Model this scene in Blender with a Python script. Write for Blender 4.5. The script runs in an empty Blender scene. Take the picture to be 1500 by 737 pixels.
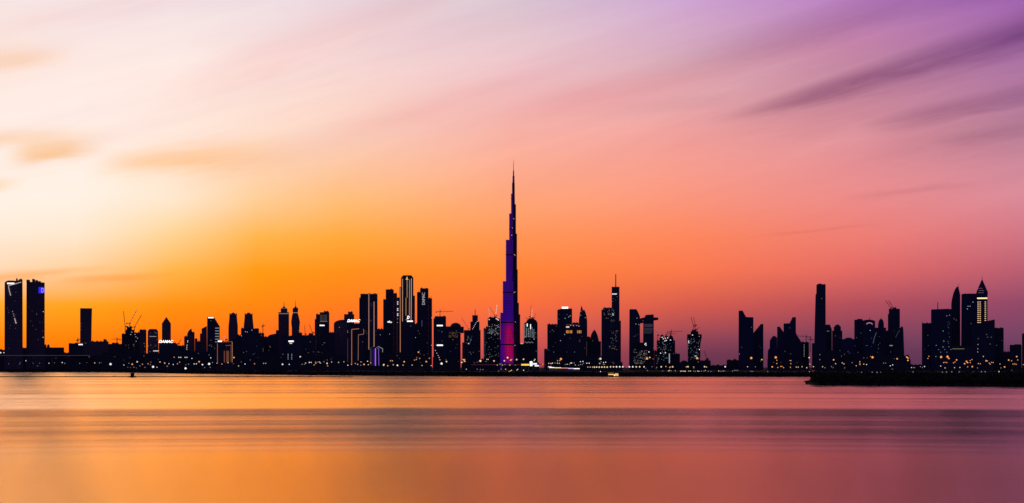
import bpy, bmesh, math, random
from mathutils import Vector, Matrix
random.seed(7)
scene = bpy.context.scene
COL = scene.collection

# ------------------------------------------------------------------ camera
F = 2570.0            # focal length in pixels of a 1500 px wide picture
CX, HY = 750.0, 538.0  # picture column straight ahead, picture row of the sea horizon
CAM_H = 10.0
cam_d = bpy.data.cameras.new('camera'); cam = bpy.data.objects.new('camera', cam_d)
COL.objects.link(cam); scene.camera = cam
cam.location = (0, 0, CAM_H); cam.rotation_euler = (math.radians(90), 0, 0)
cam_d.sensor_fit = 'HORIZONTAL'; cam_d.sensor_width = 36.0
cam_d.lens = 36.0 * F / 1500.0
cam_d.shift_y = (HY - 368.5) / 1500.0
cam_d.clip_start = 1.0; cam_d.clip_end = 90000.0

scene.view_settings.view_transform = 'Standard'
scene.view_settings.look = 'None'
scene.view_settings.exposure = 0.0
scene.view_settings.gamma = 1.0
scene.cycles.max_bounces = 5
scene.cycles.diffuse_bounces = 2
scene.cycles.glossy_bounces = 3
scene.cycles.sample_clamp_indirect = 4.0

def lin(r, g, b):
    f = lambda c: (c/255/12.92) if c <= 10.31 else ((c/255+0.055)/1.055)**2.4
    return (f(r), f(g), f(b), 1.0)

# ------------------------------------------------------------------ little node language
class X:
    def __init__(s, nt, sock): s.nt, s.s = nt, sock
    def m(s, op, *o, clamp=False):
        n = s.nt.nodes.new('ShaderNodeMath'); n.operation = op; n.use_clamp = clamp
        for i, a in enumerate((s,) + o):
            if isinstance(a, X): s.nt.links.new(a.s, n.inputs[i])
            else: n.inputs[i].default_value = a
        return X(s.nt, n.outputs[0])
    def __add__(s, o): return s.m('ADD', o)
    def __radd__(s, o): return s.m('ADD', o)
    def __sub__(s, o): return s.m('SUBTRACT', o)
    def __rsub__(s, o): return (s * -1.0) + o
    def __mul__(s, o): return s.m('MULTIPLY', o)
    def __rmul__(s, o): return s.m('MULTIPLY', o)
    def __truediv__(s, o): return s.m('DIVIDE', o)
    def exp(s): return s.m('EXPONENT')
    def step(s, a, b):
        n = s.nt.nodes.new('ShaderNodeMapRange'); n.interpolation_type = 'SMOOTHSTEP'
        s.nt.links.new(s.s, n.inputs['Value'])
        n.inputs['From Min'].default_value = a; n.inputs['From Max'].default_value = b
        return X(s.nt, n.outputs['Result'])
    def ramp(s, a, b):
        n = s.nt.nodes.new('ShaderNodeMapRange'); n.clamp = True
        s.nt.links.new(s.s, n.inputs['Value'])
        n.inputs['From Min'].default_value = a; n.inputs['From Max'].default_value = b
        return X(s.nt, n.outputs['Result'])
def vec(nt, x, y, z):
    n = nt.nodes.new('ShaderNodeCombineXYZ')
    for i, a in enumerate((x, y, z)):
        if isinstance(a, X): nt.links.new(a.s, n.inputs[i])
        else: n.inputs[i].default_value = a
    return n.outputs[0]
def noise(nt, v, scale, detail=4.0, rough=0.5, dist=0.0):
    n = nt.nodes.new('ShaderNodeTexNoise'); nt.links.new(v, n.inputs['Vector'])
    n.inputs['Scale'].default_value = scale; n.inputs['Detail'].default_value = detail
    n.inputs['Roughness'].default_value = rough; n.inputs['Distortion'].default_value = dist
    return X(nt, n.outputs['Fac'])
def mix(nt, fac, a, b, blend='MIX'):
    n = nt.nodes.new('ShaderNodeMix'); n.data_type = 'RGBA'; n.blend_type = blend; n.clamp_factor = True
    if isinstance(fac, X): nt.links.new(fac.s, n.inputs[0])
    else: n.inputs[0].default_value = fac
    for i, c in ((6, a), (7, b)):
        if isinstance(c, (tuple, list)): n.inputs[i].default_value = c
        else: nt.links.new(c, n.inputs[i])
    return n.outputs[2]
def cramp(nt, x, stops, interp='LINEAR'):
    n = nt.nodes.new('ShaderNodeValToRGB'); nt.links.new(x.s, n.inputs[0])
    r = n.color_ramp; r.interpolation = interp
    while len(r.elements) < len(stops): r.elements.new(0.5)
    for e, (p, c) in zip(r.elements, stops): e.position = p
    for e, (p, c) in zip(r.elements, stops): e.position = p; e.color = c
    return n.outputs[0]

# ------------------------------------------------------------------ sky at dusk (world)
SUN_AZ, SUN_EL = math.radians(-13.5), math.radians(3.6)
w = bpy.data.worlds.new('World'); scene.world = w; w.use_nodes = True
nt = w.node_tree; nt.nodes.clear()
tc = nt.nodes.new('ShaderNodeTexCoord')
sx = nt.nodes.new('ShaderNodeSeparateXYZ'); nt.links.new(tc.outputs['Generated'], sx.inputs[0])
dx, dy, dz = (X(nt, sx.outputs[i]) for i in range(3))
hor = ((dx*dx) + (dy*dy)).m('SQRT').m('MAXIMUM', 1e-4)
az = dx.m('ARCTAN2', dy)                 # 0 = towards the city, grows to the right
te = dz / hor                            # tangent of the elevation
V = (te * F).m('MAXIMUM', 0.0)           # elevation as 1/F tangents
U = az * F                               # azimuth in the same unit
# colours measured along seven azimuths, at these heights above the horizon
HS = [0, 20, 40, 90, 140, 190, 240, 340, 440, 540]
T = {
 -750: [(255,96,0),(255,112,0),(255,128,0),(255,164,40),(254,214,180),(254,233,215),(255,242,230),(255,241,233),(253,232,223),(243,227,228)],
 -640: [(255,90,4),(255,106,2),(255,122,0),(255,158,20),(254,206,156),(254,231,208),(255,241,229),(254,240,233),(253,235,229),(244,229,231)],
 -500: [(240,74,26),(248,88,18),(255,106,8),(255,138,0),(255,178,70),(255,210,146),(255,231,206),(255,234,222),(254,237,231),(244,230,232)],
 -375: [(236,68,40),(244,80,34),(252,96,24),(255,128,6),(255,150,6),(255,180,74),(255,207,150),(254,225,208),(252,230,224),(240,224,229)],
 -250: [(230,66,56),(238,76,52),(248,90,44),(255,118,24),(255,140,18),(255,166,55),(255,188,115),(254,214,194),(250,222,217),(235,218,225)],
 0: [(168,62,84),(190,72,84),(214,84,78),(248,106,60),(255,130,50),(255,147,82),(255,163,116),(250,180,166),(240,200,205),(222,205,215)],
 250: [(96,46,76),(110,50,80),(140,62,85),(212,88,76),(250,118,74),(255,135,92),(252,149,122),(244,163,158),(224,182,192),(208,168,214)],
 500: [(88,48,80),(98,52,84),(116,60,90),(176,75,90),(226,104,100),(240,126,116),(240,142,139),(233,158,165),(212,150,178),(188,130,200)],
 750: [(86,50,86),(96,56,92),(114,64,100),(144,70,104),(188,94,114),(212,119,134),(219,140,154),(207,148,170),(188,128,182),(165,100,185)],
}
HT = [(700, .72), (950, .45), (1400, .2), (2600, .07)]   # and upwards, dimming towards the zenith
VMAX = 2600.0
def column(k):
    cols = [lin(*c) for c in T[k]]
    st = [(h/VMAX, c) for h, c in zip(HS, cols)]
    top = cols[-1]; vio = lin(150, 90, 120)
    for h, f in HT:
        q = min(1, (h-540)/900)
        st.append((h/VMAX, tuple(f*(top[i]*(1-q)+vio[i]*q) for i in range(3)) + (1,)))
    return cramp(nt, V / VMAX, st)
keys = sorted(T)
skyc = column(keys[0])
for a, b in zip(keys, keys[1:]):
    skyc = mix(nt, U.ramp(math.atan(a/F)*F, math.atan(b/F)*F), skyc, column(b))
# wind-drawn clouds. Long streaks rise to the right
def band(u0, v0, u1, v1, wid0, wid1, s_in, s_out, amp, seed, soft=1.0):
    L = math.hypot(u1-u0, v1-v0); c, s = (u1-u0)/L, (v1-v0)/L
    S = ((U-u0)*c + (V-v0)*s) / L
    Tt = (V-v0)*c - (U-u0)*s
    n1 = noise(nt, vec(nt, S*(L/330.0)+seed, Tt/42.0, seed), 1.0, 5, .55, .3)
    n2 = noise(nt, vec(nt, S*(L/90.0)+seed*2, Tt/11.0, seed+3.0), 1.0, 4, .6, .5)
    W = S*(wid1-wid0) + wid0
    q = (Tt + (n1-0.5)*26.0*soft + (n2-0.5)*9.0*soft) / W
    g = (q*q*-1.0).exp()
    return g * S.step(*s_in) * S.step(*s_out) * (n1*.8 + n2*.6 + 0.3) * amp
c_violet = band(270, 352, 745, 470, 13, 34, (-.12, .45), (9, 8), .74, 3.1, .7)
c_violet = c_violet.m('MAXIMUM', band(160, 340, 745, 440, 46, 80, (0, .6), (9, 8), .30, 33.3))
c_violet = c_violet.m('MAXIMUM', band(430, 292, 770, 352, 26, 52, (0, .8), (9, 8), .30, 43.3))
c_violet = c_violet.m('MAXIMUM', band(450, 338, 760, 388, 15, 26, (-.1, .5), (9, 8), .48, 9.7, .7))
c_violet = c_violet.m('MAXIMUM', band(520, 312, 760, 342, 12, 22, (0, .6), (9, 8), .38, 5.3, .7))
c_violet = c_violet.m('MAXIMUM', band(120, 415, 700, 545, 24, 34, (0, .6), (9, 8), .30, 14.2))
c_violet = c_violet.m('MAXIMUM', band(80, 360, 420, 405, 10, 20, (0, .6), (1.0, .6), .16, 21.2))
c_violet = c_violet.m('MAXIMUM', band(320, 186, 560, 206, 1.6, 2.2, (0, .4), (1.0, .6), .11, 2.2))
c_violet = c_violet.m('MAXIMUM', band(450, 240, 700, 262, 4, 6, (0, .4), (1.0, .6), .16, 8.2))
c_pink = band(-560, 372, -60, 560, 24, 34, (0, .4), (1.2, .8), .32, 11.1)
c_pink = c_pink.m('MAXIMUM', band(-380, 300, 120, 455, 14, 26, (0, .5), (1.2, .7), .18, 71.1))
c_pink = c_pink.m('MAXIMUM', band(-760, 470, -420, 560, 16, 26, (-.1, .3), (1.2, .6), .18, 81.1))
c_pink = c_pink.m('MAXIMUM', band(-60, 362, 600, 496, 22, 30, (0, .3), (1.1, .7), .34, 17.1))
c_gold = band(-735, 298, -590, 314, 24, 14, (0, .4), (1.15, .6), .64, 4.4, 2.3)
c_gold = c_gold.m('MAXIMUM', band(-620, 280, -300, 320, 15, 20, (0, .3), (1.1, .4), .60, 6.6, 2.2))
c_gold = c_gold.m('MAXIMUM', band(-800, 322, -560, 330, 12, 12, (0, .2), (1.1, .5), .4, 16.6, 1.4))
c_gold = c_gold.m('MAXIMUM', band(-800, 420, -620, 448, 22, 14, (-.2, .1), (1.1, .5), .36, 26.6, 1.5))
c_gold = c_gold.m('MAXIMUM', band(-800, 250, -690, 262, 12, 10, (-.2, .1), (1.1, .5), .4, 36.6, 1.4))
c_gold = c_gold.m('MAXIMUM', band(-800, 122, -560, 140, 7, 5, (-.2, .1), (1.1, .5), .5, 46.6))
c_gold = c_gold.m('MAXIMUM', band(-680, 118, -480, 134, 9, 6, (0, .4), (1.1, .5), .5, 56.6))
skyc = mix(nt, c_pink, skyc, mix(nt, 1.0, skyc, lin(246, 200, 205), 'MULTIPLY'))
skyc = mix(nt, c_gold, skyc, mix(nt, 1.0, skyc, lin(250, 200, 126), 'MULTIPLY'))
skyc = mix(nt, c_violet, skyc, mix(nt, 1.0, skyc, lin(150, 118, 165), 'MULTIPLY'))
# thin cirrus veil
ang = math.radians(17)
vS = U*math.cos(ang) + V*math.sin(ang); vT = V*math.cos(ang) - U*math.sin(ang)
veil = noise(nt, vec(nt, vS/900.0, vT/75.0, 0.7), 1.0, 6, .55, .6)
veil2 = noise(nt, vec(nt, vS/300.0, vT/26.0, 4.7), 1.0, 5, .6, .4)
vm = (veil.ramp(.36, .66)*0.7 + veil2.ramp(.3, .7)*0.3) * V.step(60, 380)
skyc = mix(nt, vm * (U.ramp(700, -700)*-0.2 + 0.48), skyc, mix(nt, 1.0, skyc, lin(234, 212, 226), 'MULTIPLY'))
# away from the afterglow the sky falls to dusk blue
away = az.m('ABSOLUTE').step(0.30, 1.5)
skyc = mix(nt, away, skyc, (0.030, 0.030, 0.110, 1))
# physical dusk sky underneath
st = nt.nodes.new('ShaderNodeTexSky'); st.sky_type = 'NISHITA'; st.sun_disc = False
st.sun_elevation = SUN_EL; st.sun_rotation = SUN_AZ
bg1 = nt.nodes.new('ShaderNodeBackground'); nt.links.new(skyc, bg1.inputs[0]); bg1.inputs[1].default_value = 1.0
bg2 = nt.nodes.new('ShaderNodeBackground'); nt.links.new(st.outputs[0], bg2.inputs[0]); bg2.inputs[1].default_value = 0.0012
ad = nt.nodes.new('ShaderNodeAddShader'); nt.links.new(bg1.outputs[0], ad.inputs[0]); nt.links.new(bg2.outputs[0], ad.inputs[1])
wo = nt.nodes.new('ShaderNodeOutputWorld'); nt.links.new(ad.outputs[0], wo.inputs[0])

w.cycles.sampling_method = 'MANUAL'; w.cycles.sample_map_resolution = 512
# ------------------------------------------------------------------ the sun, nearly set behind the left of the city
sun_d = bpy.data.lights.new('sun', 'SUN'); sun = bpy.data.objects.new('sun', sun_d); COL.objects.link(sun)
sun_d.energy = 0.062; sun_d.angle = math.radians(22.0); sun_d.color = (1.0, .29, .03)   # veiled, wide and low
sd = Vector((math.sin(SUN_AZ)*math.cos(SUN_EL), math.cos(SUN_AZ)*math.cos(SUN_EL), math.sin(SUN_EL)))
sun.rotation_euler = sd.to_track_quat('Z', 'Y').to_euler()
# ------------------------------------------------------------------ water
def new_mat(name):
    m = bpy.data.materials.new(name); m.use_nodes = True
    return m, m.node_tree, m.node_tree.nodes['Principled BSDF']
def mesh_obj(name, bm, mat, parent=None):
    me = bpy.data.meshes.new(name); bm.normal_update(); bm.to_mesh(me); bm.free()
    o = bpy.data.objects.new(name, me); COL.objects.link(o)
    if mat: me.materials.append(mat)
    if parent: o.parent = parent
    return o
mw, wn, wp = new_mat('lagoon_water')
tcw = wn.nodes.new('ShaderNodeTexCoord')
sw = wn.nodes.new('ShaderNodeSeparateXYZ'); wn.links.new(tcw.outputs['Object'], sw.inputs[0])
wx, wy = X(wn, sw.outputs[0]), X(wn, sw.outputs[1])
# wind lanes lie across the view: log-distance keeps lanes alike near and far
rad = ((wx*wx) + (wy*wy)).m('SQRT').m('MAXIMUM', 1.0)
lg = rad.m('MAXIMUM', 60.0).m('LOGARITHM', 2.718281828)
lane = noise(wn, vec(wn, wx/2600.0, lg*13.0, 2.6), 1.0, 4, .6)
lane2 = noise(wn, vec(wn, wx/1500.0, lg*42.0, 5.3), 1.0, 4, .6)
near = lg.step(math.log(218), math.log(202))          # smooth water close in
far = lg.step(math.log(415), math.log(440))            # open lagoon beyond the ruffled belt
ruff = ((near + far) * -1.0) + 1.0
slick = (lane*0.68 + lane2*0.32)
# slopes of the ripples, averaged by the long exposure
wh = wn.nodes.new('ShaderNodeTexWhiteNoise'); wh.noise_dimensions = '3D'
vm_ = wn.nodes.new('ShaderNodeVectorMath'); vm_.operation = 'SCALE'; vm_.inputs['Scale'].default_value = 91.7
wn.links.new(tcw.outputs['Object'], vm_.inputs[0]); wn.links.new(vm_.outputs[0], wh.inputs['Vector'])
sw2 = wn.nodes.new('ShaderNodeSeparateColor'); wn.links.new(wh.outputs['Color'], sw2.inputs[0])
r1, r2, r3 = (X(wn, sw2.outputs[i]) for i in range(3))
tri = (r1 + r2) - 1.0
tilt = near*((lg.ramp(math.log(134), math.log(207))*-0.013) + 0.0172 + tri*0.011) \
     + ruff*((slick-0.5)*-0.042 + 0.0052 + tri*0.009) \
     + far*((slick-0.5)*0.055 - 0.015 + tri*0.011)
# a share of the ripples leans towards the viewer and mirrors the higher sky
r4 = X(wn, wh.outputs['Value'])
lean = r4.m('GREATER_THAN', near*0.955 + ruff*0.86 + far*0.90)
tilt = tilt - lean*(r1*0.05 + 0.035)
cross = (r3-0.5)*(near*-0.10 + 0.85)
ux, uy = wx/rad, wy/rad
nv = vec(wn, uy*cross + ux*tilt, uy*tilt - ux*cross, 1.0)
nn = wn.nodes.new('ShaderNodeVectorMath'); nn.operation = 'NORMALIZE'; wn.links.new(nv, nn.inputs[0])
wn.links.new(nn.outputs[0], wp.inputs['Normal'])
rr = near*0.07 + ruff*0.07 + far*0.07
wn.links.new(rr.s, wp.inputs['Roughness'])
wp.inputs['Base Color'].default_value = (.010, .008, .012, 1)
wp.inputs['IOR'].default_value = 1.33
bm = bmesh.new()
vs = [bm.verts.new(p) for p in ((-40000,-3000,0),(40000,-3000,0),(40000,60000,0),(-40000,60000,0))]
bm.faces.new(vs)
water = mesh_obj('water', bm, mw); water['kind'] = 'structure'
# ------------------------------------------------------------------ helpers for things
def wx_(px, D): return (px - CX) / F * D
def wz_(py, D): return CAM_H + (HY - py) / F * D
def tag(o, label=None, cat=None, group=None, kind=None):
    if label: o['label'] = label
    if cat: o['category'] = cat
    if group: o['group'] = group
    if kind: o['kind'] = kind
    return o
def thing(name, label, cat, loc, group=None):
    o = bpy.data.objects.new(name, None); COL.objects.link(o); o.location = loc
    o.empty_display_size = 2.0
    return tag(o, label, cat, group)
def add_box(bm, x0, x1, y0, y1, z0, z1):
    bmesh.ops.create_cube(bm, size=1, matrix=Matrix.Translation(((x0+x1)/2, (y0+y1)/2, (z0+z1)/2)) @ Matrix.Diagonal((x1-x0, y1-y0, z1-z0, 1)))
def add_prism(bm, pts, y0, y1):
    """front elevation outline (x, z) given depth"""
    a = [bm.verts.new((x, y0, z)) for x, z in pts]; b = [bm.verts.new((x, y1, z)) for x, z in pts]
    n = len(pts); bm.faces.new(a); bm.faces.new(b[::-1])
    for i in range(n): bm.faces.new((a[i], b[i], b[(i+1) % n], a[(i+1) % n]))
    bmesh.ops.recalc_face_normals(bm, faces=bm.faces[:])
def add_plan(bm, pts, z0, z1, pts1=None):
    """plan outline (x, y) raised from z0 to z1"""
    pts1 = pts1 or pts
    a = [bm.verts.new((x, y, z0)) for x, y in pts]; b = [bm.verts.new((x, y, z1)) for x, y in pts1]
    n = len(pts); bm.faces.new(a[::-1]); bm.faces.new(b)
    for i in range(n): bm.faces.new((a[i], a[(i+1) % n], b[(i+1) % n], b[i]))
def add_lathe(bm, prof, cx, cy, n=20):
    rings = []
    for r, z in prof:
        rings.append([bm.verts.new((cx + r*math.cos(2*math.pi*k/n), cy + r*math.sin(2*math.pi*k/n), z)) for k in range(n)])
    for a, b in zip(rings, rings[1:]):
        for k in range(n): bm.faces.new((a[k], a[(k+1) % n], b[(k+1) % n], b[k]))
    bm.faces.new(rings[0][::-1]); bm.faces.new(rings[-1])
def add_bar(bm, p, q, t, t1=None):
    p, q = Vector(p), Vector(q); d = (q-p)
    if d.length < 1e-6: return
    u = d.normalized(); s = u.cross(Vector((0, 0, 1)))
    if s.length < 1e-3: s = Vector((1, 0, 0))
    s.normalize(); v = u.cross(s); t1 = t1 or t
    a = [bm.verts.new(p + (s*i + v*j)*t/2) for i, j in ((-1,-1),(1,-1),(1,1),(-1,1))]
    b = [bm.verts.new(q + (s*i + v*j)*t1/2) for i, j in ((-1,-1),(1,-1),(1,1),(-1,1))]
    bm.faces.new(a[::-1]); bm.faces.new(b)
    for i in range(4): bm.faces.new((a[i], a[(i+1) % 4], b[(i+1) % 4], b[i]))
def lattice(bm, p, q, wid, step, t):
    """open lattice boom of four chords and zigzag braces"""
    p, q = Vector(p), Vector(q); L = (q-p).length; u = (q-p)/L
    s = u.cross(Vector((0, 1, 0)))
    if s.length < 1e-3: s = Vector((1, 0, 0))
    s.normalize(); v = u.cross(s)
    cs = [(s*i + v*j)*wid/2 for i, j in ((-1,-1),(1,-1),(1,1),(-1,1))]
    for c in cs: add_bar(bm, p+c, q+c, t)
    n = max(2, int(L/step))
    for k in range(n):
        a, b = p + u*L*k/n, p + u*L*(k+1)/n
        for i in range(4):
            c, d = cs[i], cs[(i+1) % 4]
            add_bar(bm, a+(c if k % 2 else d), b+(d if k % 2 else c), t*.7)

# ------------------------------------------------------------------ materials
def facade(name, glass, frame, floor=3.7, bay=3.1, lit=0.004, litcol=(1.0, .75, .45, 1), rough=.28, power=.10):
    m, n, p = new_mat(name)
    c = n.nodes.new('ShaderNodeTexCoord'); s = n.nodes.new('ShaderNodeSeparateXYZ'); n.links.new(c.outputs['Object'], s.inputs[0])
    x, y, z = (X(n, s.outputs[i]) for i in range(3))
    h = (x + y*0.97) / bay; v = z / floor
    fx, fz = h.m('FRACT'), v.m('FRACT')
    g = fx.m('GREATER_THAN', .16) * fz.m('GREATER_THAN', .30)
    wn_ = n.nodes.new('ShaderNodeTexWhiteNoise'); wn_.noise_dimensions = '3D'
    oi = n.nodes.new('ShaderNodeObjectInfo')
    n.links.new(vec(n, h.m('FLOOR'), v.m('FLOOR'), X(n, oi.outputs['Random'])*97.0), wn_.inputs['Vector'])
    q = X(n, wn_.outputs['Value'])
    big = noise(n, vec(n, x*0.03, y*0.03, z*0.012), 1.0, 3, .5)
    gl = mix(n, q, tuple(k*.7 for k in glass) + (1,), tuple(k*1.3 for k in glass) + (1,))
    fr = mix(n, big, tuple(k*.75 for k in frame) + (1,), tuple(k*1.2 for k in frame) + (1,))
    n.links.new(mix(n, g, fr, gl), p.inputs['Base Color'])
    n.links.new((g*(rough-.7) + .7).s, p.inputs['Roughness'])
    if lit > 0:
        on = q.m('GREATER_THAN', 1.0-lit) * g
        n.links.new((on * power).s, p.inputs['Emission Strength'])
        p.inputs['Emission Color'].default_value = litcol
    m.cycles.emission_sampling = 'NONE'
    return m
FAC = {
 'plum':  facade('hazed_plum_glass_facade', (.090, .050, .078), (.34, .22, .27), lit=.001),  # plum tone lightened: thin haze over these towers is put into the facade colour
 'navy':  facade('navy_glass_facade', (.022, .028, .060), (.10, .11, .17), lit=.0018),
 'blue':  facade('blue_glass_facade', (.020, .028, .085), (.08, .09, .18), lit=.0012, bay=2.4),
 'stone': facade('pale_stone_facade', (.030, .030, .045), (.22, .19, .18), lit=.005, bay=4.2, floor=3.4, rough=.4),
 'site':  facade('bare_concrete_frame', (.012, .014, .020), (.12, .12, .14), lit=.012, litcol=(.75, .95, .95, 1), bay=4.5, floor=4.0, rough=.8, power=.09),
 'low':   facade('low_block_facade', (.020, .020, .034), (.12, .11, .13), lit=.002, bay=4.0, floor=3.4, rough=.4),
}
def plain(name, col, rough=.6, metal=0.0):
    m, n, p = new_mat(name)
    c = n.nodes.new('ShaderNodeTexCoord'); t = noise(n, c.outputs['Object'], .35, 5, .6)
    n.links.new(mix(n, t, tuple(k*.7 for k in col) + (1,), tuple(k*1.25 for k in col) + (1,)), p.inputs['Base Color'])
    p.inputs['Roughness'].default_value = rough; p.inputs['Metallic'].default_value = metal
    return m
M_ROOF = plain('roof_plant_steel', (.10, .10, .12))
M_STEEL = plain('painted_steel', (.14, .11, .10), .5)
M_REDST = plain('red_painted_steel', (.25, .05, .04), .5)
M_PALE = plain('pale_concrete', (.35, .32, .30), .7)
M_DARK = plain('dark_metal', (.05, .05, .06), .5)
_E = {}
def glow(col, power):
    k = (col, power)
    if k not in _E:
        m, n, p = new_mat('lit_' + '%02x%02x%02x' % col)
        p.inputs['Base Color'].default_value = (.3, .3, .3, 1)
        p.inputs['Emission Color'].default_value = lin(*col); p.inputs['Emission Strength'].default_value = power
        p.inputs['Roughness'].default_value = .5
        m.cycles.emission_sampling = 'NONE'; _E[k] = m
    return _E[k]
WHITE, COOL, WARM, AMBER, GOLD = (255,250,246), (214,232,240), (255,214,160), (255,170,90), (255,190,70)

# ------------------------------------------------------------------ the building maker
GZ = 1.0     # foot of every building, just below the land surface
_winmesh = {}
def win_mesh(w, h, mat):
    k = (round(w, 1), round(h, 1), mat.name)
    if k not in _winmesh:
        bm = bmesh.new(); add_box(bm, -w/2, w/2, -.2, .2, -h/2, h/2)
        me = bpy.data.meshes.new('lit_window'); bm.to_mesh(me); bm.free(); me.materials.append(mat); _winmesh[k] = me
    return _winmesh[k]
def inside(poly, x, y):
    c = False; n = len(poly)
    for i in range(n):
        (x1, y1), (x2, y2) = poly[i], poly[(i+1) % n]
        if (y1 > y) != (y2 > y) and x < (x2-x1)*(y-y1)/(y2-y1)+x1: c = not c
    return c
class Bld:
    def __init__(s, name, label, D, parts, tone='navy', cat='tower', group=None, plant=True, seed=None):
        s.D = D; s.k = D/F
        xs = [p[2] for p in parts if p[0] == 'box'] + [p[3] for p in parts if p[0] == 'box'] + [q[0] for p in parts if p[0] == 'poly' for q in p[2]]
        s.xc = (min(xs)+max(xs))/2; s.rnd = random.Random(seed or name+label)
        s.root = thing(name, label, cat, (wx_(s.xc, D), D, 0), group); s.a = math.atan2(s.xc-CX, F); s.root.rotation_euler = (0, 0, -s.a)   # fronts look out over the water
        s.foot = []; s.tone = tone; boxes = []; prev = None
        for i, p in enumerate(parts):
            bm = bmesh.new(); j = i*.35
            if p[0] == 'box':
                _, nm, x0, x1, yt = p[:5]; yb = p[5] if len(p) > 5 else None; dep = p[6] if len(p) > 6 and p[6] else None; mt = p[7] if len(p) > 7 else None
                X0, X1 = s.x(x0)+.03*i, s.x(x1)-.03*i; dep = dep or min(max((X1-X0)*.9, 16), 46)
                add_box(bm, X0, X1, j, j+dep, GZ-.02*i if yb is None else s.z(yb), s.z(yt))
                s.foot.append(([(x0, yt), (x1, yt), (x1, 560 if yb is None else yb), (x0, 560 if yb is None else yb)], j))
                boxes.append((x0, x1, yt, j, dep))
            elif p[0] == 'poly':
                _, nm, pts = p[:3]; dep = p[3] if len(p) > 3 and p[3] else None; mt = p[4] if len(p) > 4 else None
                W = [(s.x(x), GZ-.02*i if y is None else s.z(y)) for x, y in pts]
                wd = max(a for a, b in W)-min(a for a, b in W); dep = dep or min(max(wd*.8, 16), 46)
                add_prism(bm, W, j, j+dep)
                s.foot.append(([(x, 560 if y is None else y) for x, y in pts], j))
            elif p[0] == 'dome':      # x0, x1, base row, top row
                _, nm, x0, x1, yb, yt = p[:6]; mt = p[6] if len(p) > 6 else None
                r = (s.x(x1)-s.x(x0))/2; c = (s.x(x0)+s.x(x1))/2; zb, zt = s.z(yb), s.z(yt)
                add_lathe(bm, [(r*math.cos(a*math.pi/2), zb+(zt-zb)*math.sin(a*math.pi/2)) for a in (0,.15,.3,.45,.6,.75,.88,.985)], c, r+j+1.0, 20)
            elif p[0] == 'cone':      # x, base row, top row, half widths in px
                _, nm, x, yb, yt, r0, r1 = p[:7]; mt = p[7] if len(p) > 7 else None; n = p[8] if len(p) > 8 else 12
                add_lathe(bm, [(r0*s.k, s.z(yb)), (r1*s.k, s.z(yt))], s.x(x), max(r0*s.k+j+.6, 6.0), n)
            o = mesh_obj(nm, bm, mt or FAC[tone], s.root)
            if nm in ('spire', 'mast', 'finial', 'antenna') and prev: o.parent = prev
            prev = o
        if plant:
            for (x0, x1, yt, j, dep) in boxes:
                if any(len(p) > 5 and p[0] in ('box', 'dome', 'cone') and isinstance(p[4 if p[0] != 'box' else 5], (int, float)) and abs((p[5] if p[0] == 'box' else p[4 if p[0] == 'dome' else 3])-yt) < 1.2 for p in parts): continue
                w = x1-x0; n = 1 if w < 6 else 2 if w < 14 else 3
                for q in range(n):
                    bm = bmesh.new(); c = w/n
                    a = x0 + c*q + c*s.rnd.uniform(.08, .4); b = min(a + c*s.rnd.uniform(.25, .5), x1-.3)
                    hh = s.rnd.uniform(.4, 1.3); y0 = j + dep*s.rnd.uniform(.15, .4)
                    add_box(bm, s.x(a), s.x(b)+.2, y0, y0+dep*.3, s.z(yt)-.3, s.z(yt-hh)); mesh_obj('plant_room', bm, M_ROOF, s.root)
                if s.rnd.random() < .4:
                    bm = bmesh.new(); a = x0 + w*s.rnd.uniform(.1, .9)
                    add_bar(bm, (s.x(a), j+dep*.5, s.z(yt)-.3), (s.x(a), j+dep*.5, s.z(yt-s.rnd.uniform(1.5, 4))), .7); mesh_obj('antenna', bm, M_ROOF, s.root)
    def x(s, px): return (px - s.xc)*s.k*math.cos(s.a)
    def z(s, py): return wz_(py, s.D)
    def front(s, px, py):
        c = [j for poly, j in s.foot if inside(poly, px, py)]
        return min(c) if c else None
    def bar(s, name, x0, y0, x1, y1, col=WHITE, power=1.0, label=None, lift=0):
        """lit panel lying on the front, upper left to lower right corner"""
        f = s.front((x0+x1)/2, (y0+y1)/2); f = 0 if f is None else f
        bm = bmesh.new(); add_box(bm, s.x(x0), s.x(x1), f-.5-lift, f-.03-lift, s.z(y1), s.z(y0))
        o = mesh_obj(name, bm, glow(col, power), s.root)
        if label: o['label'] = label
        return o
    def line(s, name, pts, wpx, col, power=1.0, label=None):
        bm = bmesh.new(); mx, my = sum(p[0] for p in pts)/len(pts), sum(p[1] for p in pts)/len(pts)
        f = s.front(mx, my)
        if f is None: f = min([j for _, j in s.foot])
        for (a, b), (c, d) in zip(pts, pts[1:]):
            add_bar(bm, (s.x(a), f-wpx*s.k/2-.05, s.z(b)), (s.x(c), f-wpx*s.k/2-.05, s.z(d)), wpx*s.k)
        o = mesh_obj(name, bm, glow(col, power), s.root)
        if label: o['label'] = label
        return o
    def wins(s, pts, col=WARM, power=1.0, w=.8, h=.8):
        for px, py in pts:
            f = s.front(px, py)
            if f is None: continue
            o = bpy.data.objects.new('lit_window', win_mesh(w*s.k, h*s.k, glow(col, power))); COL.objects.link(o)
            o.parent = s.root; o.location = (s.x(px), f-.22, s.z(py))
    def scat(s, x0, x1, y0, y1, n, cols=((COOL, .5), (WARM, .6)), w=.9, h=.7, seed=1, gx=1.1, gy=1.35, dense=False):
        """lights in random bays of a grid of windows"""
        r = random.Random(seed); cells = [(x0+gx*(i+.5), y0+gy*(j+.5)) for i in range(max(1, int((x1-x0)/gx))) for j in range(max(1, int((y1-y0)/gy)))]
        r.shuffle(cells)
        for c in cells[:n if dense else max(2, int(n*.5))]:
            q = r.choice(cols); s.wins([c], q[0], q[1]*r.choice((.2, .35, .65)), w, h)
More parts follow.
